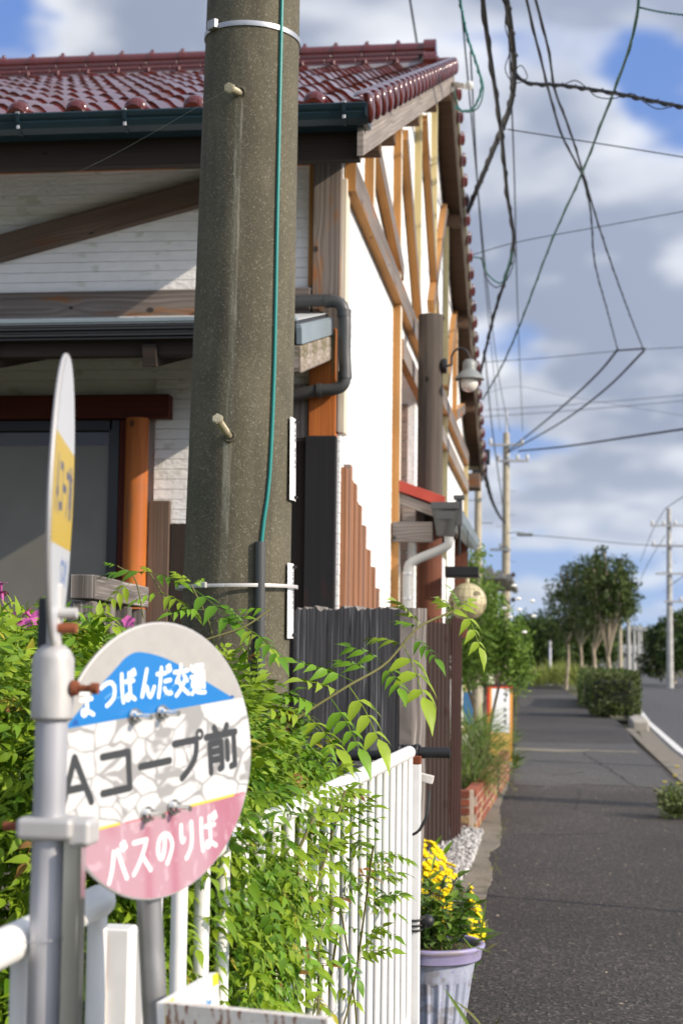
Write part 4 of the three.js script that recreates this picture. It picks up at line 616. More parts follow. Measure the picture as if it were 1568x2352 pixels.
// ================================================================ BUS STOP SIGNS
// brush strokes of the characters on a unit square, y down
const GLYPH = {
  'A': [[[0.08, 0.98], [0.5, 0.04], [0.92, 0.98]], [[0.24, 0.66], [0.76, 0.66]]], 'コ': [[[0.1, 0.14], [0.88, 0.14], [0.88, 0.88]], [[0.06, 0.88], [0.88, 0.88]]], 'ー': [[[0.06, 0.5], [0.94, 0.5]]],
  'プ': [[[0.06, 0.2], [0.8, 0.2], ['c'], [0.8, 0.45], [0.62, 0.75], [0.26, 0.96]], [['o'], [0.92, 0.1, 0.09]]], 
  '前': [[[0.3, 0.02], [0.38, 0.16]], [[0.7, 0.02], [0.62, 0.16]], [[0.04, 0.2], [0.96, 0.2]], [[0.14, 0.36], [0.14, 0.98]], [[0.14, 0.36], [0.5, 0.36], [0.5, 0.92], [0.42, 0.94]], [[0.16, 0.54], [0.48, 0.54]], [[0.16, 0.72], [0.48, 0.72]], [[0.68, 0.38], [0.68, 0.76]], [[0.9, 0.32], [0.9, 0.92], [0.78, 0.94]]],
  'バ': [[['c'], [0.36, 0.2], [0.3, 0.6], [0.06, 0.95]], [['c'], [0.56, 0.18], [0.72, 0.55], [0.95, 0.95]], [[0.76, 0.06], [0.83, 0.2]], [[0.9, 0.02], [0.97, 0.15]]], 'ス': [[[0.14, 0.14], [0.8, 0.14]], [['c'], [0.8, 0.14], [0.55, 0.6], [0.06, 0.95]], [[0.56, 0.55], [0.94, 0.95]]],
  'の': [[['c'], [0.52, 0.18], [0.48, 0.6], [0.26, 0.84], [0.08, 0.58], [0.2, 0.24], [0.52, 0.12], [0.86, 0.28], [0.92, 0.6], [0.58, 0.94]]], 'り': [[['c'], [0.22, 0.06], [0.18, 0.36], [0.26, 0.56], [0.34, 0.44]], [['c'], [0.78, 0.04], [0.8, 0.5], [0.66, 0.8], [0.42, 0.97]]],
  'ば': [[['c'], [0.14, 0.08], [0.08, 0.5], [0.16, 0.94]], [[0.36, 0.32], [0.86, 0.32]], [['c'], [0.6, 0.08], [0.62, 0.5], [0.62, 0.78], [0.46, 0.92], [0.34, 0.8], [0.5, 0.7], [0.9, 0.9]], [[0.8, 0.04], [0.85, 0.16]], [[0.92, 0.0], [0.97, 0.12]]],
  'ま': [[[0.14, 0.22], [0.86, 0.22]], [[0.18, 0.44], [0.82, 0.44]], [['c'], [0.52, 0.04], [0.53, 0.5], [0.53, 0.8], [0.34, 0.94], [0.18, 0.82], [0.36, 0.7], [0.88, 0.92]]], 'つ': [[['c'], [0.06, 0.36], [0.4, 0.22], [0.8, 0.24], [0.94, 0.5], [0.76, 0.8], [0.36, 0.92]]],
  'ん': [[['c'], [0.52, 0.04], [0.3, 0.48], [0.06, 0.96], [0.3, 0.6], [0.48, 0.56], [0.54, 0.86], [0.72, 0.94], [0.95, 0.62]]], 'だ': [[[0.06, 0.24], [0.62, 0.24]], [['c'], [0.36, 0.06], [0.26, 0.5], [0.08, 0.96]], [[0.56, 0.5], [0.92, 0.48]], [['c'], [0.52, 0.72], [0.56, 0.9], [0.94, 0.9]], [[0.76, 0.06], [0.82, 0.2]], [[0.9, 0.02], [0.96, 0.16]]],
  '交': [[[0.5, 0.02], [0.5, 0.2]], [[0.04, 0.22], [0.96, 0.22]], [[0.34, 0.34], [0.14, 0.54]], [[0.66, 0.34], [0.88, 0.54]], [['c'], [0.72, 0.5], [0.5, 0.78], [0.08, 0.97]], [['c'], [0.28, 0.5], [0.5, 0.78], [0.94, 0.97]]],
  '通': [[[0.1, 0.06], [0.22, 0.2]], [[0.04, 0.4], [0.22, 0.4], [0.1, 0.66], [0.22, 0.74]], [['c'], [0.06, 0.94], [0.24, 0.8], [0.5, 0.94], [0.97, 0.95]], [[0.4, 0.06], [0.88, 0.06], [0.66, 0.2]], [[0.4, 0.26], [0.4, 0.8]], [[0.4, 0.26], [0.92, 0.26], [0.92, 0.78]], [[0.42, 0.44], [0.9, 0.44]], [[0.42, 0.6], [0.9, 0.6]], [[0.66, 0.26], [0.66, 0.78]]],
  '時': [[[0.08, 0.14], [0.34, 0.14], [0.34, 0.8], [0.08, 0.8], [0.08, 0.14]], [[0.08, 0.46], [0.34, 0.46]], [[0.5, 0.16], [0.94, 0.16]], [[0.72, 0.02], [0.72, 0.36]], [[0.44, 0.36], [0.98, 0.36]], [[0.46, 0.58], [0.98, 0.58]], [[0.82, 0.4], [0.82, 0.94], [0.7, 0.92]], [[0.56, 0.7], [0.64, 0.82]]], '刻': [[[0.04, 0.2], [0.58, 0.2]], [[0.3, 0.04], [0.3, 0.2]], [[0.36, 0.22], [0.14, 0.46], [0.4, 0.46], [0.06, 0.92]], [[0.3, 0.66], [0.56, 0.92]], [[0.7, 0.2], [0.7, 0.7]], [[0.9, 0.06], [0.9, 0.94], [0.78, 0.9]]], '表': [[[0.14, 0.12], [0.86, 0.12]], [[0.2, 0.28], [0.8, 0.28]], [[0.06, 0.44], [0.94, 0.44]], [[0.5, 0.02], [0.5, 0.46]], [[0.46, 0.48], [0.06, 0.76]], [[0.32, 0.6], [0.32, 0.94], [0.46, 0.88]], [[0.5, 0.5], [0.94, 0.95]]],
  '喫': [[[0.06, 0.24], [0.3, 0.24], [0.3, 0.7], [0.06, 0.7], [0.06, 0.24]], [[0.4, 0.14], [0.66, 0.14]], [[0.4, 0.28], [0.66, 0.28]], [[0.53, 0.02], [0.53, 0.46]], [[0.7, 0.12], [0.94, 0.12], [0.88, 0.44]], [[0.38, 0.6], [0.97, 0.6]], [['c'], [0.68, 0.5], [0.62, 0.76], [0.36, 0.97]], [[0.68, 0.62], [0.97, 0.97]]], '茶': [[[0.06, 0.16], [0.94, 0.16]], [[0.32, 0.04], [0.32, 0.26]], [[0.68, 0.04], [0.68, 0.26]], [[0.5, 0.26], [0.06, 0.56]], [[0.5, 0.26], [0.94, 0.56]], [[0.2, 0.62], [0.8, 0.62]], [[0.5, 0.5], [0.5, 0.97]], [[0.36, 0.72], [0.18, 0.9]], [[0.64, 0.72], [0.82, 0.9]]], '・': [[[0.46, 0.5], [0.54, 0.5]]],
  '居': [[[0.18, 0.06], [0.88, 0.06], [0.88, 0.26], [0.18, 0.26]], [['c'], [0.18, 0.06], [0.18, 0.6], [0.05, 0.96]], [[0.28, 0.46], [0.96, 0.46]], [[0.6, 0.3], [0.6, 0.64]], [[0.36, 0.64], [0.86, 0.64], [0.86, 0.95], [0.36, 0.95], [0.36, 0.64]]], '酒': [[[0.08, 0.1], [0.2, 0.2]], [[0.04, 0.36], [0.16, 0.46]], [[0.06, 0.94], [0.22, 0.64]], [[0.32, 0.1], [0.98, 0.1]], [[0.36, 0.3], [0.94, 0.3], [0.94, 0.95], [0.36, 0.95], [0.36, 0.3]], [[0.56, 0.1], [0.52, 0.52]], [[0.74, 0.1], [0.76, 0.52]], [[0.38, 0.72], [0.92, 0.72]]], '屋': [[[0.16, 0.06], [0.9, 0.06], [0.9, 0.24], [0.16, 0.24]], [['c'], [0.16, 0.06], [0.16, 0.6], [0.05, 0.96]], [[0.26, 0.36], [0.96, 0.36]], [[0.5, 0.38], [0.36, 0.56], [0.86, 0.54]], [[0.34, 0.72], [0.88, 0.72]], [[0.6, 0.58], [0.6, 0.94]], [[0.24, 0.95], [0.98, 0.95]]],
};
function write(x, ch, cx, cy, w, h, lw, colour) {
  x.save(); x.translate(cx - w / 2, cy - h / 2); x.strokeStyle = colour; x.lineWidth = lw; x.lineCap = 'round'; x.lineJoin = 'round';
  for (const s0 of GLYPH[ch]) {
    const P = (p) => [p[0] * w, p[1] * h]; x.beginPath();
    if (s0[0][0] === 'o') { const [a, b, r] = s0[1]; x.lineWidth = lw * 0.55; x.arc(a * w, b * h, r * w * 1.05, 0, 7); x.stroke(); x.lineWidth = lw; continue; }
    const at0 = s0.findIndex((p) => p[0] === 'c'), line = at0 < 0 ? s0 : s0.slice(0, at0), curve = at0 < 0 ? [] : s0.slice(at0 + 1); let first = true;
    for (const p of line) { const [a, b] = P(p); first ? x.moveTo(a, b) : x.lineTo(a, b); first = false; }
    if (curve.length) { if (first) x.moveTo(...P(curve[0])); const st = first ? 1 : 0; for (let i = st; i < curve.length - 1; i++) { const a = P(curve[i]), b = P(curve[i + 1]), e = i === curve.length - 2 ? b : [(a[0] + b[0]) / 2, (a[1] + b[1]) / 2]; x.quadraticCurveTo(a[0], a[1], e[0], e[1]); } }
    x.stroke();
  }
  x.restore();
}
function discTexture(paint) { const c = document.createElement('canvas'); c.width = c.height = 1024; const x = c.getContext('2d'); paint(x, (a, b) => [512 + a * 500, 512 - b * 500]); const t = new THREE.CanvasTexture(c); t.colorSpace = THREE.SRGBColorSpace; t.anisotropy = 8; return t; }
// the old round sign: grey where the white film has cracked and shrunk, a blue mountain, pink faded foot
const oldFace = discTexture((x, P) => {
  const img = x.createImageData(1024, 1024), S = [], r = rng(77);
  for (let i = 0; i < 62; i++) S.push([r() * 2.1 - 1.05, r() * 0.95 - 0.5]);
  for (let j = 0; j < 1024; j++) for (let i = 0; i < 1024; i++) {
    const a = (i - 512) / 500, b = (512 - j) / 500, n = fbm(a * 5 + 9, b * 5 + 9, 301, 4), wob = 0.09 * (n - 0.5);
    let c = mix3(rgb(160, 157, 152), rgb(172, 169, 164), fbm(a * 14 + 20, b * 14 + 20, 303, 4));
    if (b < 0.36 && b > -0.4) {
      let d1 = 9, d2 = 9; for (const [p, q] of S) { const d = Math.hypot((a + wob - p) * 0.8, b + wob - q); if (d < d1) { d2 = d1; d1 = d; } else if (d < d2) d2 = d; }
      const w = 0.003 + 0.036 * sstep(0.45, 0.8, fbm(a * 2.6 + 3, b * 2.6 + 8, 305, 3)), bare = sstep(0.61, 0.655, fbm(a * 2.2 + 11, b * 3.6 + 1, 307, 4) - 0.06 * (Math.abs(b + 0.22) > 0.12));
      const film = sstep(w, w + 0.012, d2 - d1) * (1 - bare); c = mix3(rgb(150, 149, 147), rgb(200, 200, 198), film);
    }
    if (b <= -0.4) { // faded pink
      const f = fbm(a * 3 + 2, b * 1.2 + 5, 309, 4), run = Math.max(...[-0.18, 0.1].map((q) => Math.exp(-(((a - q - 0.02 * (b + 0.4)) / 0.05) ** 2)))) * 0.75; c = mix3(rgb(178, 140, 150), rgb(160, 84, 104), clamp(sstep(0.4, 0.75, f) * 0.6 + run * (0.4 + 0.6 * f))); c = mix3(c, rgb(200, 180, 186), 0.5 * sstep(0.6, 0.75, fbm(a * 16, b * 9, 311, 3)));
    }
    const o = (j * 1024 + i) * 4; img.data[o] = c[0] * 255; img.data[o + 1] = c[1] * 255; img.data[o + 2] = c[2] * 255; img.data[o + 3] = 255;
  }
  x.putImageData(img, 0, 0);
  const poly = (pts, col) => { x.fillStyle = col; x.beginPath(); pts.forEach((p, i) => (i ? x.lineTo(...P(...p)) : x.moveTo(...P(...p)))); x.closePath(); x.fill(); };
  x.fillStyle = '#1472b6'; x.beginPath(); x.moveTo(...P(-0.95, 0.36)); x.lineTo(...P(-0.62, 0.60)); x.lineTo(...P(-0.38, 0.76)); x.quadraticCurveTo(...P(-0.26, 0.86), ...P(-0.12, 0.825)); x.quadraticCurveTo(...P(0.12, 0.78), ...P(0.42, 0.60)); x.lineTo(...P(0.86, 0.36)); x.closePath(); x.fill();
  x.strokeStyle = 'rgba(190,220,240,0.7)'; x.lineWidth = 3; const r2 = rng(9); for (let i = 0; i < 9; i++) { const a = r2() * 1.2 - 0.7, b = 0.4 + r2() * 0.2; x.beginPath(); x.moveTo(...P(a, b)); x.quadraticCurveTo(...P(a + 0.05, b + 0.03), ...P(a + 0.1 * r2() + 0.03, b + 0.06 * r2())); x.stroke(); }
  poly([[-0.88, 0.375], [-0.83, 0.42], [-0.8, 0.375]], '#174e96'); poly([[0.8, 0.365], [0.87, 0.375], [0.83, 0.395]], '#174e96');
  for (const [ch, a, b] of [['ま', -0.72, 0.53], ['つ', -0.5, 0.575], ['ば', -0.3, 0.585], ['ん', -0.1, 0.585], ['だ', 0.08, 0.585], ['交', 0.27, 0.575], ['通', 0.45, 0.56]]) { const [u, v] = P(a, b); write(x, ch, u, v, 80, 120, 16, '#ececea'); }
  for (const [ch, a, b, w] of [['A', -0.86, -0.02, 165], ['コ', -0.46, -0.02, 165], ['ー', -0.06, -0.02, 175], ['プ', 0.3, -0.01, 165], ['前', 0.68, -0.01, 185]]) { const [u, v] = P(a, b); write(x, ch, u, v, w, 178, 28, '#3a3c3e'); }
  x.lineWidth = 9; x.strokeStyle = '#e8c23a'; x.beginPath(); x.moveTo(...P(-0.9, -0.4)); x.lineTo(...P(-0.45, -0.4)); x.moveTo(...P(0.12, -0.4)); x.lineTo(...P(0.8, -0.4)); x.stroke(); x.lineWidth = 4; x.strokeStyle = '#c04a52'; x.beginPath(); x.moveTo(...P(-0.4, -0.405)); x.lineTo(...P(0.2, -0.405)); x.moveTo(...P(0.8, -0.4)); x.lineTo(...P(0.92, -0.4)); x.stroke();
  for (const [ch, a, b] of [['バ', -0.5, -0.68], ['ス', -0.25, -0.67], ['の', 0.0, -0.66], ['り', 0.24, -0.655], ['ば', 0.48, -0.64]]) { const [u, v] = P(a, b); write(x, ch, u, v, 100, 142, 18, '#f2efed'); }
});
// the newer round sign: white with a yellow band and blue lettering
const newFace = discTexture((x, P) => {
  x.fillStyle = '#cdd0d3'; x.fillRect(0, 0, 1024, 1024); x.fillStyle = '#cfae1c'; const [, y0] = P(0, 0.40), [, y1] = P(0, -0.34); x.fillRect(0, y0, 1024, y1 - y0);
  for (const [ch, a, b, w] of [['A', -0.62, 0.08, 150], ['コ', -0.26, 0.08, 150], ['ー', 0.06, 0.08, 150], ['プ', 0.36, 0.08, 150], ['前', 0.7, 0.08, 150]]) { const [u, v] = P(a, b); write(x, ch, u, v, w, 190, 30, '#27345e'); }
  for (const [ch, a, b] of [['バ', 0.05, -0.52], ['ス', 0.25, -0.52], ['の', 0.45, -0.52], ['り', 0.64, -0.52]]) { const [u, v] = P(a, b); write(x, ch, u, v, 84, 100, 18, '#2c62a8'); }
  const r = rng(15); for (let i = 0; i < 40; i++) { x.fillStyle = 'rgba(150,150,152,0.25)'; x.fillRect(r() * 1024, r() * 1024, 2 + r() * 4, 10 + r() * 60); }
});
function signDisc(name, R0, face, parent, label) {
  const m = part(name, new THREE.CylinderGeometry(R0, R0, 0.004, 72).rotateX(Math.PI / 2), phys({ color: lin(0.5, 0.5, 0.5), metalness: 0.6, roughness: 0.4 }), parent, label);
  const f = part('printed_face', (() => { const g = new THREE.CircleGeometry(R0 * 0.998, 72); return g; })(), phys({ map: face, roughness: 0.32, clearcoat: 0.25, clearcoatRoughness: 0.25 }), m); f.position.z = 0.0035;
  part('rim', new THREE.TorusGeometry(R0, 0.003, 8, 72), MAT.castGrey, m); return m;
}
// standing sign: post, cast socket, disc seen almost edge-on, clamp with a flat bar
{
  const o = thing('bus_stop_sign', 'upright grey bus stop post topped by a round sign seen edge-on', 'bus stop sign', [-0.640, 0, -2.0]);
  const post = part('post', uvMetres(new THREE.CylinderGeometry(0.0212, 0.0218, 1.47, 32), 'y'), MAT.galvPost, o); post.position.y = 0.735;
  const sock = part('socket', lathe([[0, 1.405], [0.026, 1.405], [0.0275, 1.41], [0.0275, 1.485], [0.022, 1.496], [0.014, 1.503], [0, 1.505]], 32), MAT.castGrey, o);
  const lug = part('sign_lug', bx(0.02, 0.10, 0.014, 0.005), MAT.castGrey, o); lug.position.set(0.0, 1.535, 0); const lug2 = part('sign_lug', bx(0.02, 0.07, 0.008, 0.003), MAT.darkMetal, o); lug2.position.set(-0.012, 1.53, 0);
  for (const [y, mm] of [[1.525, MAT.rust], [1.545, MAT.castGrey]]) { const b = part('lug_bolt', cyl(0.007, 0.007, 0.03, 8).rotateZ(Math.PI / 2), mm, o); b.position.set(0.016, y, 0.002); }
  const ss = part('set_screw', mergeGeometries([new THREE.CylinderGeometry(0.005, 0.005, 0.024, 10).rotateZ(Math.PI / 2), new THREE.CylinderGeometry(0.0085, 0.0085, 0.009, 6).rotateZ(Math.PI / 2).translate(0.014, 0, 0), new THREE.CylinderGeometry(0.011, 0.009, 0.008, 12).rotateZ(Math.PI / 2).translate(-0.012, 0, 0)]), MAT.rust, o); ss.position.set(0.044, 1.447, 0.004);
  const d = signDisc('sign_disc', 0.19, newFace, o); const n = v3(0.972, -0.02, -0.235).normalize(); d.quaternion.setFromUnitVectors(v3(0, 0, 1), n); d.position.copy(at(140, 1147, 2.0)).sub(o.position);
  // pipe clamp and the flat bar it holds
  const cl = part('pipe_clamp', bx(0.076, 0.029, 0.055, 0.008), MAT.castGrey, o); cl.position.set(0.002, 1.267, 0.004); const c2 = part('pipe_clamp', bx(0.034, 0.036, 0.05, 0.008), MAT.castGrey, o); c2.position.set(0.045, 1.262, -0.002);
  const cb = part('clamp_bolt', cyl(0.006, 0.006, 0.03, 8).rotateZ(Math.PI / 2), MAT.rust, o); cb.position.set(-0.042, 1.268, 0.01);
  const bar = part('angle_bar', mergeGeometries([bx(0.027, 1.24, 0.004, 0.001, 'y'), bx(0.004, 1.24, 0.034, 0.001, 'y').translate(0.0145, 0, 0.018)]), phys({ color: lin(0.40, 0.42, 0.40), metalness: 1, roughness: 0.17 }), o); bar.position.set(0.038, 0.632, 0.0); bar.rotation.set(0, 0.1, 0.006);
  part('tie_wire', new THREE.TorusGeometry(0.046, 0.0008, 5, 40).rotateX(Math.PI / 2 + 0.06).scale(1, 1, 0.72), MAT.zinc, o).position.set(-0.02, 1.128, 0);
}
// the old sign that leans on the railing
{
  const c = at(365, 1745, 2.25), o = thing('leaning_bus_stop_sign', 'round faded bus stop sign with a blue mountain, leaning on the white railing', 'bus stop sign', [c.x + 0.09, 0, c.z + 0.05]);
  const x = v3(0.512, 0, -0.863).normalize(), tilt = 0.103, y0 = v3(0, 1, 0), ax = x.clone().multiplyScalar(Math.cos(tilt)).addScaledVector(y0, Math.sin(tilt)), ay = y0.clone().multiplyScalar(Math.cos(tilt)).addScaledVector(x, -Math.sin(tilt)), az = ax.clone().cross(ay);
  const q = new THREE.Quaternion().setFromRotationMatrix(new THREE.Matrix4().makeBasis(ax, ay, az)), cc = c.clone().sub(o.position);
  const d = signDisc('sign_disc', 0.197, oldFace, o); d.position.copy(cc); d.quaternion.copy(q);
  const boltG = mergeGeometries([new THREE.CylinderGeometry(0.0115, 0.0115, 0.002, 20).translate(0, 0.002, 0), new THREE.CylinderGeometry(0.0085, 0.0085, 0.009, 6).translate(0, 0.007, 0), ...Array.from({ length: 8 }, (_, i) => new THREE.CylinderGeometry(0.0045, 0.0049, 0.003, 12).translate(0, 0.012 + i * 0.003, 0))]).rotateX(Math.PI / 2);
  for (const [a, b] of [[-0.25, 0.355], [0.03, 0.345], [-0.175, -0.37], [0.1, -0.365]]) { const k = part('bolt', boltG, MAT.stainless, d); k.position.set(a * 0.197, b * 0.197, 0.004); }
  const plate = part('back_plate', bx(0.09, 0.2, 0.012), MAT.castGrey, d); plate.position.z = -0.012;
  const top = cc.clone().addScaledVector(az, -0.035).addScaledVector(ay, 0.12), bot = top.clone().addScaledVector(ay, -(top.y) / ay.y + 0.01); span(part('post', cyl(0.0185, 0.0185, top.distanceTo(bot), 28).rotateZ(Math.PI / 2), MAT.zinc, o), top, bot, v3(0, 0, 1));
  // timetable boards, folded open like a book
  const tt = discTexture((x2) => { x2.fillStyle = '#ecebe6'; x2.fillRect(0, 0, 1024, 1024); x2.fillStyle = '#f0d830'; x2.fillRect(850, 0, 174, 70); x2.fillRect(0, 0, 120, 50); let px = 150; for (const ch of ['だ', '交', '通']) { write(x2, ch, px + 60, 130, 110, 90, 14, '#2f7fbc'); px += 130; } px += 50; for (const ch of ['時', '刻', '表']) { write(x2, ch, px + 60, 125, 90, 84, 12, '#2f7fbc'); px += 100; } x2.strokeStyle = '#9aa'; x2.lineWidth = 4; for (let i = 0; i < 6; i++) { x2.beginPath(); x2.moveTo(140, 230 + i * 80); x2.lineTo(900, 230 + i * 80); x2.stroke(); } });
  const hinge = at(378, 2304, 2.13), ra = at(500, 2234, 2.33), rb = at(752, 2342, 2.02), down = ay.clone().multiplyScalar(-0.34);
  const boardOf = (n, p, r, mat, label) => {
    const e = r.clone().sub(p), nn = e.clone().cross(down).normalize().multiplyScalar(0.012), A4 = [p, r, r.clone().add(down), p.clone().add(down)].map((k) => k.sub(o.position)); const v = [], id = [], uv = [];
    const quad = (a, b, c4, d4) => { const i0 = v.length / 3; for (const k of [a, b, c4, d4]) v.push(k.x, k.y, k.z); uv.push(0, 1, 1, 1, 1, 0, 0, 0); id.push(i0, i0 + 2, i0 + 1, i0, i0 + 3, i0 + 2); };
    const B4 = A4.map((k) => k.clone().add(nn)); quad(B4[0], B4[1], B4[2], B4[3]); quad(A4[1], A4[0], A4[3], A4[2]); for (let i = 0; i < 4; i++) quad(A4[i], A4[(i + 1) % 4], B4[(i + 1) % 4], B4[i]);
    return part(n, tri(v, id, uv).toNonIndexed(), mat, o, label);
  };
  const bmat = phys({ map: tt, roughness: 0.4, side: THREE.DoubleSide }), pA = boardOf('timetable_board', hinge.clone(), ra.clone(), bmat, 'timetable board with blue lettering and yellow tape'); pA.geometry.computeVertexNormals();
  boardOf('timetable_board', hinge.clone(), rb.clone(), Object.assign(MAT.stainedWhite.clone(), { side: THREE.DoubleSide }), 'white timetable board with a rusty upper edge').geometry.computeVertexNormals();
}

// ================================================================ SMALL TIMBER RAIL BY THE DOOR
{
  const o = thing('wooden_rail', 'low weathered wooden rail beside the sliding door', 'railing', [-1.85, 0, -6.55]);
  const L = (p) => p.sub(o.position), a = L(v3(-1.78, 1.735, -5.9)), b = L(v3(-1.875, 1.735, -7.1)); span(part('top_rail', bx(a.distanceTo(b), 0.095, 0.1, 0.006, 'x'), MAT.sleeper, o), a, b);
  for (let i = 0; i < 4; i++) { const p = a.clone().lerp(b, 0.05 + i * 0.3), m = part('rail_post', bx(0.085, 1.68, 0.085, 0.006, 'y'), MAT.sleeper, o); m.position.set(p.x, 0.84, p.z); m.rotation.y = 0.08; }
  const mg = []; for (let i = 0; i < 8; i++) { mg.push(tube([a.clone().lerp(b, 0.05).setY(1.0 + i * 0.08), a.clone().lerp(b, 0.95).setY(1.0 + i * 0.08)], 0.003, 5, 4)); } for (let i = 0; i < 12; i++) { const p = a.clone().lerp(b, 0.06 + i * 0.08); mg.push(tube([p.clone().setY(0.95), p.clone().setY(1.66)], 0.003, 5, 4)); } part('wire_mesh', mergeGeometries(mg), MAT.black, o);
}
// ================================================================ PLANTS
// a leaf blade along +x, folded along its rib and drooping
function blade(L, W, fold = 0.3, droop = 0.18, n = 4, tip = 0.35) {
  const v = [], id = [], wd = (t) => W * 0.5 * Math.pow(Math.sin(Math.PI * Math.pow(t, 0.8)), 0.8) * (1 - tip * t * t);
  for (let i = 0; i <= n; i++) { const t = i / n, w = i === 0 || i === n ? 0 : wd(t), x = L * t, y = -droop * L * t * t; v.push(x, y + w * fold, -w, x, y, 0, x, y + w * fold, w); }
  for (let i = 0; i < n; i++) { const a = i * 3, b = a + 3; id.push(a, a + 1, b, a + 1, b + 1, b, a + 1, a + 2, b + 1, a + 2, b + 2, b + 1); }
  const g = tri(v, id); return g;
}
const M4 = (p, x, n) => { const X = x.clone().normalize(), Z = X.clone().cross(n).normalize(), Y = Z.clone().cross(X); return new THREE.Matrix4().makeBasis(X, Y, Z).setPosition(p); };
// pinnate leaf of the vine: pairs of leaflets on a stalk, about 0.17 m long
function pinnate(seed, pairs = 3, big = 1) {
  const r = rng(seed), gs = [], L = 0.165, ds = (t) => v3(L * t, -0.035 * t * t, 0);
  gs.push(new THREE.TubeGeometry(new THREE.CatmullRomCurve3([ds(0), ds(0.5), ds(0.98)]), 4, 0.0013, 3));
  for (let i = 0; i < pairs; i++) for (const s of [-1, 1]) { const t = 0.32 + (0.56 * i) / Math.max(1, pairs - 1), a = 0.85 + r() * 0.35, len = 0.054 * big * (0.85 + r() * 0.3) * (1 - 0.12 * i); gs.push(blade(len, len * 0.46, 0.28, 0.22 + r() * 0.3, 5, 0.8).applyMatrix4(M4(ds(t), v3(Math.cos(a), -0.1 - r() * 0.3, s * Math.sin(a)), v3(0.1 * (r() - 0.5), 1, s * (0.1 + r() * 0.4))))); }
  gs.push(blade(0.064 * big, 0.03 * big, 0.25, 0.3, 5, 0.8).applyMatrix4(M4(ds(0.98), v3(1, -0.25, (r() - 0.5) * 0.3), v3(0, 1, 0)))); for (const g of gs) { g.deleteAttribute('uv'); }
  return mergeGeometries(gs.map((g) => (g.index ? g.toNonIndexed() : g)));
}
const leafGeos = [pinnate(1, 3, 1.15), pinnate(2, 4, 1.1), pinnate(3, 3, 1.15), pinnate(4, 4, 1.1), pinnate(5, 2, 1.2)], bigLeafGeos = [pinnate(11, 3, 1.45), pinnate(12, 4, 1.35), pinnate(13, 3, 1.4), pinnate(14, 4, 1.4), pinnate(15, 3, 1.5)];
const vineMats = [lin(0.15, 0.30, 0.012), lin(0.19, 0.34, 0.014), lin(0.10, 0.23, 0.012), lin(0.26, 0.37, 0.02)].map((c) => leaf(c, { roughness: 0.42 }));
const vineInst = leaf(lin(1, 1, 1), { roughness: 0.55 });
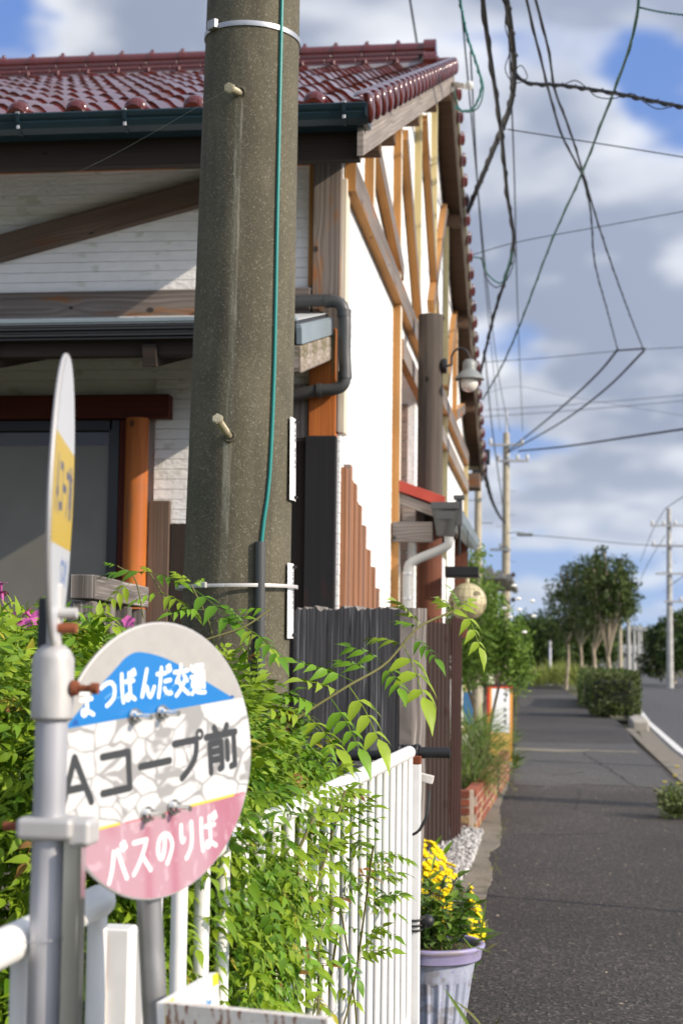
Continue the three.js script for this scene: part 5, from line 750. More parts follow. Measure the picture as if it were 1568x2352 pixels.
{
  const vine = thing('flowering_vine', 'dense green trumpet vine hedge growing over the white railing', 'vine', [-1.1, 0, -4.2]), O = vine.position.clone();
  const L = []; const rnd = rng(2024), q = (a, b) => a + (b - a) * rnd();
  const put = (p, dir, nrm, s, near = 0) => L.push({ p, dir, nrm, s, near, g: Math.floor(rnd() * 5), c: rnd() });
  const rv = () => v3(q(-1, 1), q(-1, 1), q(-1, 1));
  const top = (x, z) => { const k = Math.max(0, fenceX(z) - x); return 1.10 + 0.46 * (1 - Math.exp(-k / 0.42)) + 0.18 * (fbm(x * 4 + 9, z * 4, 401, 3) - 0.5) - 0.25 * sstep(-4.5, -4.85, z) * (1 - sstep(0.1, 0.3, k)); };
  for (let i = 0; i < 8200; i++) { // upper surface
    const z = q(-5.5, -3.0), k = q(0.0, 1.75), x = fenceX(z) - k; if (z < -5.05 && Math.abs(x + 1.075) < 0.32) continue; const t = top(x, z), y = t - Math.pow(rnd(), 1.6) * 0.32;
    put(v3(x, y, z), v3(q(-0.7, 1), q(-0.15, 0.7), q(-0.5, 1)), v3(q(-0.2, 0.6), 1, q(-0.1, 0.5)).add(rv().multiplyScalar(0.4)), q(0.34, 0.8));
  }
  for (let i = 0; i < 7000; i++) { // the side to the railing
    const z = q(-4.2, -2.9), y = q(0.03, 1.32), x = fenceX(z) - 0.03 - Math.pow(rnd(), 1.5) * 0.35; if (y > top(x, z) + 0.05) continue;
    put(v3(x, y, z), v3(q(-0.4, 0.8), q(-0.5, 0.25), q(-0.2, 1.0)), v3(q(0.1, 0.9), 0.8, q(-0.1, 0.5)).add(rv().multiplyScalar(0.4)), q(0.34, 0.72));
  }
  for (let i = 0; i < 7000; i++) { // the end that faces up the street
    const x = q(-2.6, -0.72), y = q(0.05, 1.6), z = -2.95 - Math.pow(rnd(), 1.4) * 0.6 - 0.35 * fbm(x * 3, y * 3, 407, 2); if (y > top(x, z)) continue;
    put(v3(x, y, z), v3(q(-0.4, 0.9), q(-0.6, 0.3), q(0.1, 1)), v3(q(0, 0.7), 0.8, q(0, 0.8)).add(rv().multiplyScalar(0.4)), q(0.34, 0.74));
  }
  for (let i = 0; i < 3000; i++) { // sprays hanging out through the pickets
    const z = q(-3.86, -3.05), y = q(0.1, 1.2), w = sstep(-3.05, -3.4, z); if (rnd() > 0.05 + 0.8 * w || (y > 1.06 && z > -3.9) || z < -3.44 - 0.30 * fbm(y * 5, 1, 409, 2)) continue; const x = fenceX(z) + q(-0.04, 0.06);
    put(v3(x, y, z), v3(q(-0.2, 0.7), q(-0.9, 0.1), q(-0.5, 0.9)), v3(q(0.3, 1), 0.7, q(0, 0.5)).add(rv().multiplyScalar(0.35)), q(0.32, 0.72), 1);
  }
  // sprigs that stand clear, leaf by leaf: foot and tip of each leaf
  const lf = (x0, y0, x1, y1, d, d1 = d, up = v3(0.25, 1, 0.35)) => { const a = at(x0, y0, d), b = at(x1, y1, d1), e = b.clone().sub(a); put(a, e, up.clone().add(rv().multiplyScalar(0.15)), e.length() / 0.21, 2); };
  const stems = [];
  const stem = (pts, r) => stems.push(tube(pts.map(([x, y, d]) => at(x, y, d)), r, 6, 24));
  stem([[590, 1720, 4.5], [690, 1645, 4.65], [800, 1575, 4.75], [885, 1525, 4.85], [962, 1440, 4.95], [1062, 1396, 5.05]], 0.0042);
  for (const a of [[962, 1440, 925, 1352, 4.95, 4.8], [962, 1440, 905, 1410, 4.95, 5.0], [1020, 1418, 1090, 1355, 5.0, 5.1], [1062, 1396, 1128, 1492, 5.05, 4.95], [1040, 1405, 1000, 1350, 5.0, 5.1], [1062, 1396, 1040, 1340, 5.05, 5.05], [925, 1482, 1000, 1600, 4.9, 4.7], [925, 1482, 850, 1440, 4.9, 5.0], [945, 1460, 1020, 1505, 4.9, 4.8], [885, 1525, 790, 1455, 4.85, 4.9], [885, 1525, 930, 1570, 4.85, 4.7], [850, 1545, 770, 1490, 4.8, 4.9], [815, 1567, 665, 1480, 4.78, 4.7], [800, 1575, 905, 1700, 4.75, 4.6], [780, 1590, 690, 1530, 4.75, 4.6], [760, 1605, 855, 1720, 4.7, 4.55], [730, 1622, 640, 1560, 4.7, 4.5], [700, 1640, 800, 1710, 4.65, 4.5], [690, 1645, 610, 1590, 4.65, 4.45], [660, 1665, 760, 1750, 4.6, 4.4], [640, 1680, 560, 1620, 4.55, 4.4]]) lf(...a);
  stem([[500, 1520, 4.8], [480, 1430, 4.8], [440, 1345, 4.85]], 0.003); stem([[420, 1480, 4.9], [370, 1360, 4.9], [345, 1318, 4.95]], 0.003); stem([[470, 1470, 4.7], [560, 1440, 4.75], [620, 1400, 4.8]], 0.003); stem([[330, 1420, 5.1], [310, 1330, 5.1], [270, 1300, 5.1]], 0.0025); stem([[560, 1530, 4.6], [580, 1450, 4.6]], 0.003); stem([[60, 1480, 4.6], [75, 1410, 4.6]], 0.003); stem([[210, 1460, 4.6], [225, 1395, 4.6]], 0.003);
  for (const a of [[440, 1345, 400, 1298, 4.85, 4.9], [440, 1345, 470, 1320, 4.85, 4.9], [440, 1350, 560, 1420, 4.85, 4.75], [470, 1400, 380, 1390, 4.8, 4.7], [480, 1430, 570, 1400, 4.8, 4.8], [370, 1360, 300, 1370, 4.9, 4.85], [345, 1318, 240, 1292, 4.95, 5.0], [345, 1318, 430, 1322, 4.95, 4.9], [370, 1360, 455, 1385, 4.9, 4.8], [345, 1318, 330, 1290, 4.95, 5], [560, 1440, 520, 1375, 4.75, 4.8], [560, 1440, 640, 1470, 4.75, 4.6], [620, 1400, 545, 1385, 4.8, 4.8], [580, 1450, 660, 1500, 4.6, 4.5], [270, 1300, 240, 1285, 5.1, 5.1], [310, 1330, 215, 1400, 5.1, 5.0], [420, 1480, 340, 1420, 4.9, 4.8], [500, 1500, 420, 1430, 4.8, 4.7], [75, 1410, 30, 1400, 4.6, 4.6], [75, 1410, 140, 1412, 4.6, 4.5], [75, 1420, 10, 1450, 4.6, 4.5], [225, 1395, 190, 1385, 4.6, 4.6], [225, 1395, 270, 1430, 4.6, 4.5], [225, 1400, 150, 1420, 4.6, 4.5], [775, 1790, 825, 1860, 4.45, 4.45], [770, 1950, 832, 2030, 4.4, 4.4], [760, 1980, 800, 1900, 4.4, 4.4], [780, 2170, 840, 2260, 4.4, 4.35], [770, 2260, 830, 2300, 4.4, 4.35], [750, 1700, 770, 1760, 4.5, 4.4]]) lf(...a);
  for (let i = 0; i < 46; i++) { const z = q(-4.6, -3.3), x = fenceX(z) - q(0.02, 0.2), y = q(0.1, 0.5); stems.push(tube([v3(x, y, z), v3(x + q(-0.05, 0.08), y + q(0.2, 0.4), z + q(-0.15, 0.15)), v3(x + q(-0.02, 0.14), y + q(0.5, 0.7), z + q(-0.2, 0.2))], q(0.002, 0.004), 5, 10)); }
  for (let i = 0; i < 24; i++) { const x = q(-2.4, -0.8), z = q(-4.9, -3.1), y = 0.0; stems.push(tube([v3(x, y, z), v3(x + q(-0.1, 0.1), 0.6, z + q(-0.1, 0.1)), v3(x + q(-0.2, 0.2), 1.2, z + q(-0.2, 0.2))], q(0.004, 0.008), 5, 8)); }
  for (const s of stems) s.translate(-O.x, -O.y, -O.z); stuff(part('stems', mergeGeometries(stems), MAT.greenStem, vine));
  L.forEach((l, i) => { l.k = l.near === 2 ? 100 : l.near === 1 ? 20 + 2 * hash(i, 4, 4) + l.p.x * 2 : 0; });
  L.sort((a, b) => b.k - a.k);
  const m = (l) => M4(l.p.clone().sub(O), l.dir, l.nrm).scale(v3(l.s, l.s, l.s));
  const nPart = 300; L.slice(0, nPart).forEach((l, i) => { const o = part('vine_leaf', (l.near === 2 ? bigLeafGeos : leafGeos)[l.g], vineMats[Math.floor(l.c * 4)], vine); m(l).decompose(o.position, o.quaternion, o.scale); });
  const rest = L.slice(nPart), col = new THREE.Color();
  leafGeos.forEach((g, k) => {
    const list = rest.filter((l) => l.g === k), im = new THREE.InstancedMesh(g, vineInst, list.length); im.name = 'foliage'; stuff(im);
    list.forEach((l, i) => { im.setMatrixAt(i, m(l)); const t = l.c; if (t > 0.985) col.setRGB(0.26, 0.14, 0.04); else if (t > 0.95) col.setRGB(0.36, 0.33, 0.03); else col.setRGB(0.08 + 0.19 * t, 0.19 + 0.19 * t, 0.006 + 0.012 * t); im.setColorAt(i, col); }); vine.add(im);
  });
  // pink flowers and buds
  const petal = blade(0.022, 0.022, 0.15, 0.2, 3, 0), fl = mergeGeometries([...Array.from({ length: 5 }, (_, i) => petal.clone().applyMatrix4(M4(v3(0, 0, 0), v3(Math.cos(i * 1.257), 0.25, Math.sin(i * 1.257)), v3(0, 1, 0)))), new THREE.CylinderGeometry(0.006, 0.002, 0.03, 7, 1, true).translate(0, -0.014, 0).deleteAttribute('uv')].map((g) => { g.deleteAttribute('uv'); return g.toNonIndexed(); }));
  const pink = leaf(lin(0.55, 0.12, 0.36), { transmission: 0.2 });
  for (const [x, y, d] of [[4, 1366, 4.6], [2, 1340, 4.6], [62, 1408, 4.55], [84, 1413, 4.55], [88, 1428, 4.5], [38, 1428, 4.5], [26, 1418, 4.55], [58, 1432, 4.5], [295, 1428, 4.9], [648, 1930, 3.9], [640, 2280, 3.8]]) { const o = part('flower', fl, pink, vine); o.position.copy(at(x, y, d)).sub(O); o.rotation.set(rr(0, 1), rr(0, 6), rr(-1, 0.3)); o.scale.setScalar(y > 1900 ? 0.6 : 1.1); }
}

// generic leafy mass: instanced leaf clumps through a volume, with uneven outline
function clump(seed, n, L, W) { const r = rng(seed), gs = []; for (let i = 0; i < n; i++) { const d = v3(r() - 0.5, r() - 0.35, r() - 0.5); gs.push(blade(L * (0.7 + 0.6 * r()), W, 0.25, 0.2, 2).applyMatrix4(M4(v3((r() - 0.5) * L, (r() - 0.5) * L, (r() - 0.5) * L), d, v3(r() - 0.5, 1, r() - 0.5)))); } return mergeGeometries(gs); }
function foliage(parent, seed, balls, count, L, W, c0, c1, opt = {}) {
  const g = clump(seed, opt.per ?? 4, L, W), im = new THREE.InstancedMesh(g, leaf(lin(1, 1, 1), { roughness: opt.rough ?? 0.5 }), count), r = rng(seed + 5), M = new THREE.Matrix4(), Q = new THREE.Quaternion(), E = new THREE.Euler(), c = new THREE.Color(), tot = balls.reduce((s, b) => s + b[3] * b[4] * b[5], 0);
  for (let i = 0; i < count; i++) {
    let k = r() * tot, b = balls[0]; for (b of balls) { k -= b[3] * b[4] * b[5]; if (k <= 0) break; }
    const u = v3(r() * 2 - 1, r() * 2 - 1, r() * 2 - 1).normalize(), rad = Math.pow(r(), opt.shell ?? 0.5) * (0.82 + 0.36 * fbm(u.x * 3 + 5 + seed, u.y * 3 + u.z * 2 + 5, seed, 3)); const p = opt.box ? v3(b[0] + (r() * 2 - 1) * b[3], b[1] + (r() * 2 - 1) * b[4], b[2] + (r() * 2 - 1) * b[5]) : v3(b[0] + u.x * rad * b[3], b[1] + u.y * rad * b[4], b[2] + u.z * rad * b[5]);
    if (opt.box) { const f = Math.floor(r() * 3), s = r() > 0.4 ? 1 : -1; if (r() > 0.25) p.setComponent(f, [b[0], b[1], b[2]][f] + s * [b[3], b[4], b[5]][f] * (0.9 + 0.16 * r())); }
    E.set(r() * 6, r() * 6, r() * 6); const s = 0.7 + r() * 0.6; M.compose(p, Q.setFromEuler(E), v3(s, s, s)); im.setMatrixAt(i, M); const t = r(); c.setRGB(mix(c0[0], c1[0], t), mix(c0[1], c1[1], t), mix(c0[2], c1[2], t)); im.setColorAt(i, c);
  }
  im.name = opt.name ?? 'foliage'; stuff(im); parent.add(im); return im;
}
// ---------------------------------------------------------------- planter, shrub, grassy bush, standing sign, flowers, pot
{
  const pl = thing('brick_planter', 'low planter of red and buff bricks along the pavement', 'planter', [-0.6, 0, -13.3]); const bg = bx(0.098, 0.06, 0.2, 0.006, 'z'), bh = bx(0.2, 0.06, 0.098, 0.006, 'x');
  const dx = (z) => -0.625 + 0.15 * ((-z - 13.3) / 5.6);
  part('mortar', HGp(new THREE.BufferGeometry()), MAT.brickMortar, pl); pl.remove(pl.children[0]);
  for (let k = 0; k < 5; k++) { const y = 0.035 + k * 0.071; for (let i = 0; i < 26; i++) { const z = -13.35 - i * 0.212 - (k % 2) * 0.1; const b = part('brick', bg, MAT.brick[Math.floor(hash(i, k, 7) * 2.3)], pl); b.position.set(dx(z) + 0.6, y, z + 13.3 - 0.1); b.rotation.y = -0.027 + (hash(i, k, 9) - 0.5) * 0.02; } for (let i = 0; i < 2; i++) { const b = part('brick', bh, MAT.brick[k === 1 || (k === 4 && i) ? 2 : Math.floor(hash(i, k, 8) * 2)], pl); b.position.set(-0.13 - i * 0.212, y, 0.0); } }
  part('mortar', bx(0.075, 0.345, 5.5, 0, 'z'), MAT.brickMortar, pl).position.set(0.055, 0.174, -2.85); part('mortar', bx(0.4, 0.345, 0.07, 0, 'x'), MAT.brickMortar, pl).position.set(-0.2, 0.174, 0.0); pl.children.at(-2).rotation.y = -0.027;
  part('soil', bx(0.6, 0.3, 5.2, 0, 'z'), MAT.soil, pl).position.set(-0.3, 0.15, -2.8);
}
function HGp(g) { return g; }
{
  const o = thing('grassy_bush', 'feathery grass-like bush spilling over the brick planter', 'bush', [-0.68, 0.3, -14.5]), bl = blade(0.26, 0.006, 0.2, 0.35, 4, 0), im = new THREE.InstancedMesh(bl, leaf(lin(1, 1, 1)), 2600), r = rng(88), c = new THREE.Color();
  for (let i = 0; i < 2600; i++) { const a = r() * 6.283, e = r(), y = -0.05 + r() * 0.62, rad = (0.28 * Math.sin(Math.PI * clamp((y + 0.15) / 0.85)) + 0.02) * Math.pow(r(), 0.6); const p = v3(Math.cos(a) * rad, y, Math.sin(a) * rad * 1.6); im.setMatrixAt(i, M4(p, v3(Math.cos(a) * (0.4 + r()), 0.2 + r() * 1.1 - e * 0.6, Math.sin(a) * (0.4 + r())), v3(r() - 0.5, 1, r() - 0.5)).scale(v3(0.6 + r() * 0.7, 1, 1))); const t = r(); c.setRGB(0.09 + 0.13 * t, 0.16 + 0.17 * t, 0.03 + 0.03 * t); im.setColorAt(i, c); }
  im.name = 'blades'; stuff(im); o.add(im); for (let i = 0; i < 5; i++) part('stem', tube([v3(rr(-0.05, 0.05), -0.2, rr(-0.1, 0.1)), v3(rr(-0.1, 0.1), 0.1, rr(-0.1, 0.1)), v3(rr(-0.15, 0.15), 0.35, rr(-0.2, 0.2))], 0.007, 6, 8), MAT.bark, o);
}
{
  const o = thing('flowering_shrub', 'tall green shrub with small white blossoms beside the standing sign', 'shrub', [-0.68, 0.25, -17.2]);
  for (const [a, b, c2, d] of [[-0.05, 0.0, -0.16, 0.1], [0.02, 0.05, 0.02, -0.1], [0.05, -0.05, 0.28, 0.05], [-0.02, 0.02, -0.3, -0.1]]) part('trunk', tube([v3(a, -0.2, b), v3(a * 1.5, 0.4, b), v3((a + c2) / 2, 0.85, (b + d) / 2), v3(c2, 1.35, d)], 0.016, 8, 16), MAT.bark, o);
  foliage(o, 501, [[-0.12, 1.2, 0.1, 0.3, 0.42, 0.4], [0.2, 1.35, -0.1, 0.34, 0.4, 0.4], [0.36, 1.1, 0, 0.24, 0.34, 0.3], [-0.3, 1.55, 0, 0.2, 0.36, 0.3], [0.05, 1.75, 0, 0.22, 0.3, 0.3]], 2400, 0.055, 0.022, [0.075, 0.15, 0.02], [0.19, 0.30, 0.04], { per: 4, shell: 0.6 });
  const bg = new THREE.SphereGeometry(0.028, 8, 6), wm = std({ color: lin(0.8, 0.8, 0.74) }); for (const [x, y] of [[1172, 1418], [1225, 1415], [1190, 1375], [1204, 1452], [1158, 1397], [1222, 1380], [1192, 1400], [1180, 1345]]) { const f = part('blossom', bg, wm, o); f.position.copy(at(x, y, 16.8)).sub(o.position); f.scale.set(1, 0.6, 1); }
}
{ const o = thing('hedge_shrub', 'yellow-green shrub behind the tall blossoming one by the wall', 'shrub', [-1.25, 0, -21]); foliage(o, 503, [[0, 2.1, 0, 0.5, 0.7, 0.8], [0.2, 2.5, 0.2, 0.4, 0.45, 0.6], [-0.2, 1.2, 0.2, 0.5, 0.7, 0.8]], 1300, 0.09, 0.03, [0.08, 0.15, 0.02], [0.17, 0.25, 0.035]); part('trunk', tube([v3(0, 0, 0), v3(0.05, 0.8, 0), v3(0, 1.9, 0)], 0.03, 8, 12), MAT.bark, o); }
{
  const o = thing('standing_signboard', 'white standing signboard with vertical lettering and an orange foot by the shrub', 'signboard', [-0.6, 0, -20.8], 0.06);
  const face = (() => { const c = document.createElement('canvas'); c.width = 384; c.height = 1024; const x = c.getContext('2d'); x.fillStyle = '#e2a04a'; x.fillRect(0, 0, 384, 1024); x.fillStyle = '#c03428'; x.fillRect(0, 0, 384, 30); x.fillRect(0, 0, 40, 420); x.fillStyle = '#eef0f2'; x.fillRect(70, 34, 270, 600); let y = 110; for (const ch of ['喫', '茶', '・', '居', '酒', '屋']) { write(x, ch, 268, y, 52, 52, 7, '#3a3e44'); y += ch === '・' ? 52 : 82; } x.fillStyle = '#f0c070'; x.fillRect(70, 640, 270, 350); const t = new THREE.CanvasTexture(c); t.colorSpace = THREE.SRGBColorSpace; return t; })();
  part('panel', bx(0.36, 1.02, 0.05, 0.004), MAT.black, o).position.y = 0.58; part('printed_face', new THREE.PlaneGeometry(0.33, 0.97), std({ map: face, roughness: 0.5 }), o).position.set(0, 0.575, 0.028); part('foot', bx(0.08, 0.06, 0.34), MAT.kerb, o).position.set(0.13, 0.035, 0); part('foot', bx(0.08, 0.06, 0.34), MAT.kerb, o).position.set(-0.13, 0.035, 0);
  const b = solo('blue_signboard', bx(0.12, 0.4, 0.05), std({ color: lin(0.03, 0.12, 0.26) }), 'small blue signboard half hidden behind the standing signboard', 'signboard'); b.position.set(-1.0, 0.78, -20.5);
}
{ // dark slat screen at the porch
  const o = thing('slat_screen', 'dark brown vertical slat screen standing at the porch', 'screen', [-0.78, 0, -12.2]); const g1 = bx(0.013, 1.72, 0.03, 0.002, 'y'), g2 = bx(0.017, 1.72, 0.034, 0.003, 'y');
  const A0 = ground(968, 1975).sub(o.position), A1 = ground(1034, 1950).sub(o.position), B1 = ground(1059, 1930).sub(o.position);
  for (let i = 0; i < 7; i++) { const s = part('slat', g1, MAT.darkSlat, o), p = A0.clone().lerp(A1, (i + 0.5) / 7); s.position.set(p.x, 0.9, p.z); }
  for (let i = 0; i < 4; i++) { const s = part('slat', g2, MAT.darkSlat, o), p = A1.clone().lerp(B1, (i + 0.3) / 4); s.position.set(p.x, 0.9 + 0.01 * (i % 2), p.z); s.rotation.y = 0.3; }
  const bb = part('back_board', bx(A0.distanceTo(A1), 1.7, 0.02, 0, 'y'), MAT.dark, o); span(bb, A0.clone().setY(0.87).add(v3(-0.03, 0, -0.05)), A1.clone().setY(0.87).add(v3(-0.03, 0, -0.05)));
  for (const y of [0.35, 1.05, 1.6]) { const r = part('cross_rail', bx(0.30, 0.07, 0.03), MAT.dark, o); r.position.set(-0.04, y, 0.16); r.rotation.y = 1.15; const n = part('bracket', bx(0.03, 0.05, 0.02), MAT.darkSlat, o); n.position.set(0.02, y, 0.1); } 
}
{ // round pottery lantern
  const c = at(1073, 1382, 12.9), o = thing('globe_lantern', 'round cream pottery lantern pierced with stars, hanging by the porch', 'lantern', c); part('ball', new THREE.SphereGeometry(0.155, 40, 28), MAT.globe, o); part('stem', cyl(0.013, 0.016, 0.12, 10), MAT.globe, o).position.y = 0.2; part('hanger', tube([v3(0, 0.22, 0), v3(0, 0.62, 0)], 0.004, 6, 4), MAT.black, o);
  const ln = []; for (const y of [-0.1, -0.03, 0.03, 0.1]) ln.push(new THREE.TorusGeometry(Math.sqrt(0.1555 ** 2 - y * y), 0.0012, 5, 60).rotateX(Math.PI / 2).translate(0, y, 0)); for (let i = 0; i < 9; i++) ln.push(new THREE.TorusGeometry(0.1555, 0.0012, 5, 60).rotateY((i * Math.PI) / 9)); part('scored_lines', mergeGeometries(ln), MAT.globeDark, o);
  const star = new THREE.Shape(); for (let i = 0; i < 8; i++) { const a = (i * Math.PI) / 4, r = i % 2 ? 0.007 : 0.027; i ? star.lineTo(Math.cos(a) * r, Math.sin(a) * r) : star.moveTo(r, 0); } const sg = new THREE.ExtrudeGeometry(star, { depth: 0.004, bevelEnabled: false }), moon = new THREE.TorusGeometry(0.026, 0.006, 6, 20, 3.8);
  const stick = (g, th, ph) => { const n = v3(Math.sin(th) * Math.cos(ph), Math.sin(ph), Math.cos(th) * Math.cos(ph)), m = part('pierced_star', g, MAT.globeDark, o); m.position.copy(n).multiplyScalar(0.153); m.quaternion.setFromUnitVectors(v3(0, 0, 1), n); }; stick(sg, 0.1, -0.42); stick(moon, 0.62, 0.36); stick(sg, 0.62, 0.36); stick(sg, 1.2, -0.3); stick(sg, -0.9, -0.1);
}
{ // pebbles
  const o = new THREE.Group(), g = new THREE.IcosahedronGeometry(1, 1), n = 3200, im = new THREE.InstancedMesh(g, MAT.pebble, n), r = rng(61), M = new THREE.Matrix4(), Q = new THREE.Quaternion(), c = new THREE.Color(); im.name = 'gravel'; im.userData = { label: 'white pebble gravel strip beside the concrete apron', category: 'gravel', kind: 'stuff' };
  for (let i = 0; i < n; i++) { const z = -9.9 - r() * 3.3, x1 = -0.52 - 0.045 * sstep(-11, -10, z), x = x1 - r() * 0.34, s = 0.008 + r() * 0.011; M.compose(v3(x, 0.02 + r() * 0.035 * (1 - 0.4 * sstep(0.1, 0, x1 - x)), z), Q.setFromEuler(new THREE.Euler(r() * 6, r() * 6, r() * 6)), v3(s * (1 + r() * 0.5), s * 0.8, s)); im.setMatrixAt(i, M); const t = 0.18 + r() * 0.36; c.setRGB(t, t * 0.97, t * 0.92); im.setColorAt(i, c); } scene.add(im);
}
const flowerGeo = (() => { const gs = []; for (let i = 0; i < 9; i++) gs.push(blade(0.012, 0.007, -0.2, -0.3, 2, 0).applyMatrix4(M4(v3(0, 0.002, 0), v3(Math.cos(i * 0.698), 0.35, Math.sin(i * 0.698)), v3(0, 1, 0)))); gs.push(new THREE.SphereGeometry(0.006, 7, 5).scale(1, 0.6, 1).translate(0, 0.004, 0)); for (const g of gs) g.deleteAttribute('uv'); return mergeGeometries(gs.map((g) => g.toNonIndexed())); })();
{ // yellow chrysanthemums
  const o = thing('yellow_flowers', 'clump of yellow chrysanthemums behind the lilac pot', 'flowers', [-0.515, 0.03, -7.3]), ym = leaf(lin(0.9, 0.70, 0.008), { transmission: 0.12, roughness: 0.6 }), r = rng(71);
  const balls = [[-0.06, 0.44, 0.05, 0.12, 0.16, 0.16], [0.04, 0.34, 0.05, 0.13, 0.16, 0.16], [0.1, 0.22, 0.12, 0.12, 0.18, 0.16]]; foliage(o, 505, balls.map((b) => [b[0], b[1] - 0.05, b[2], b[3], b[4], b[5]]), 1300, 0.03, 0.012, [0.05, 0.10, 0.025], [0.11, 0.19, 0.04]);
  const heads = []; let guard = 0; while (heads.length < 300 && guard++ < 4000) { const b = balls[Math.floor(r() * 3)], u = v3(r() * 2 - 0.75, r() * 1.6 - 0.45, r() * 1.8 - 0.5).normalize(), p = v3(b[0] + u.x * b[3] * 1.08, b[1] + u.y * b[4] * 1.05, b[2] + u.z * b[5] * 1.08); if (fbm(p.x * 14 + 3, p.y * 14 + p.z * 9, 72, 2) < 0.40) continue; heads.push([p, u]); }
  for (const [p, u] of heads) { const f = part('flower_head', flowerGeo, ym, o); f.position.copy(p); f.quaternion.setFromUnitVectors(v3(0, 1, 0), u.clone().add(v3(0.3, 0.9, 0.3)).normalize()); f.scale.setScalar(1.3 + r() * 0.7); }
  for (let i = 0; i < 6; i++) part('stem', tube([v3(rr(-0.05, 0.08), 0, rr(-0.05, 0.1)), v3(rr(-0.08, 0.1), 0.25, rr(-0.05, 0.1))], 0.004, 5, 4), MAT.twig, o); for (const [x, y, x1, y1] of [[985, 1960, 1015, 1918], [1015, 1965, 1040, 1930]]) { const a = at(x, y, 7.5), b = at(x1, y1, 7.5); part('long_leaf', blade(a.distanceTo(b), 0.022, 0.3, 0.05, 5).applyMatrix4(M4(a.clone().sub(o.position), b.clone().sub(a), v3(0.3, 0.4, 1))), vineMats[0], o); }
}
{ // lilac pot with its plants
  const o = thing('flower_pot', 'large faded lilac fluted plastic flower pot at the railing end', 'pot', [-0.452, 0, -6.33]), n = 264, v = [], id = [], uv = [], rows = [[0.128, 0], [0.132, 0.01], [0.150, 0.13], [0.163, 0.215], [0.166, 0.225], [0.175, 0.285], [0.177, 0.30]];
  rows.forEach(([R0, y], j) => { for (let i = 0; i <= n; i++) { const a = (i / n) * Math.PI * 2, fl = j >= 1 && j <= 3 ? 0.009 * Math.pow(Math.max(0, Math.cos(a * 22)), 0.7) : 0, r1 = R0 - (j >= 1 && j <= 3 ? 0.008 : 0) + fl; v.push(Math.sin(a) * r1, y, Math.cos(a) * r1); uv.push((i / n) * 3, y * 2.5); } });
  for (let j = 0; j < rows.length - 1; j++) for (let i = 0; i < n; i++) { const a = j * (n + 1) + i, b = a + n + 1; id.push(a, a + 1, b, a + 1, b + 1, b); } part('pot_body', tri(v, id, uv), MAT.pot, o);
  part('pot_rim', lathe([[0.176, 0.296], [0.196, 0.296], [0.2, 0.302], [0.204, 0.335], [0.214, 0.34], [0.215, 0.352], [0.209, 0.358], [0.19, 0.356], [0.186, 0.34], [0.17, 0.3]], 64), MAT.potRim, o); part('pot_soil', cyl(0.184, 0.184, 0.02, 40), MAT.soil, o).position.y = 0.325;
  const p = thing('potted_plants', 'mixed leafy green plants growing in the lilac pot', 'plant', [-0.452, 0.335, -6.33]), r = rng(73), bg = [blade(0.075, 0.036, 0.25, 0.25, 4, 0.1), blade(0.06, 0.03, 0.3, 0.35, 4, 0.1), blade(0.11, 0.012, 0.3, 0.5, 4, 0.2)], gm = [leaf(lin(0.10, 0.20, 0.018)), leaf(lin(0.16, 0.26, 0.03)), leaf(lin(0.12, 0.17, 0.07))];
  for (let i = 0; i < 20; i++) { const a = r() * 6.28, rad = 0.15 * Math.sqrt(r()), h = 0.12 + r() * 0.24 * (1 - rad / 0.22), top = v3(Math.cos(a) * rad * 1.3, h, Math.sin(a) * rad * 1.3); part('stem', tube([v3(Math.cos(a) * rad, 0, Math.sin(a) * rad), top.clone().multiplyScalar(0.6).setY(h * 0.6), top], 0.0025, 5, 6), MAT.twig, p);
    const k = i % 3 === 2 ? 2 : 0; for (let j = 0; j < 14; j++) { const t = 0.35 + 0.65 * (j / 13), b = r() * 6.28, m = part('plant_leaf', bg[k ? 2 : j % 2], gm[k ? 2 : Math.floor(r() * 2)], p); const q0 = v3(Math.cos(a) * rad, 0, Math.sin(a) * rad).lerp(top, t); M4(q0, v3(Math.cos(b), 0.45 * r() + (j > 10 ? 0.6 : 0), Math.sin(b)), v3(r() - 0.3, 1, r() - 0.3)).scale(v3(0.8 + r() * 0.5, 0.8 + r() * 0.5, 0.8 + r() * 0.5)).decompose(m.position, m.quaternion, m.scale); } }
  for (const [x, y, x1, y1, w] of [[1100, 2160, 1118, 2070, 0.010], [1085, 2165, 1150, 2140, 0.009], [1095, 2162, 1135, 2150, 0.008], [1060, 2150, 1100, 2195, 0.006], [1000, 1960, 990, 2000, 0.01], [1070, 2170, 1130, 2185, 0.006], [1030, 2130, 1062, 2085, 0.012], [1010, 2120, 1000, 2060, 0.016]]) { const a = at(x, y, 6.25), b = at(x1, y1, 6.2); part('grass_blade', blade(a.distanceTo(b), w, 0.3, 0.12, 6, 0.1).applyMatrix4(M4(a.clone().sub(p.position), b.clone().sub(a), v3(0.3, 0.6, 1))), gm[1], p); }
  foliage(p, 507, [[0, 0.05, 0, 0.15, 0.06, 0.15], [-0.05, 0.12, 0.02, 0.1, 0.08, 0.1]], 260, 0.04, 0.018, [0.06, 0.12, 0.015], [0.12, 0.2, 0.03], { per: 3 });
}
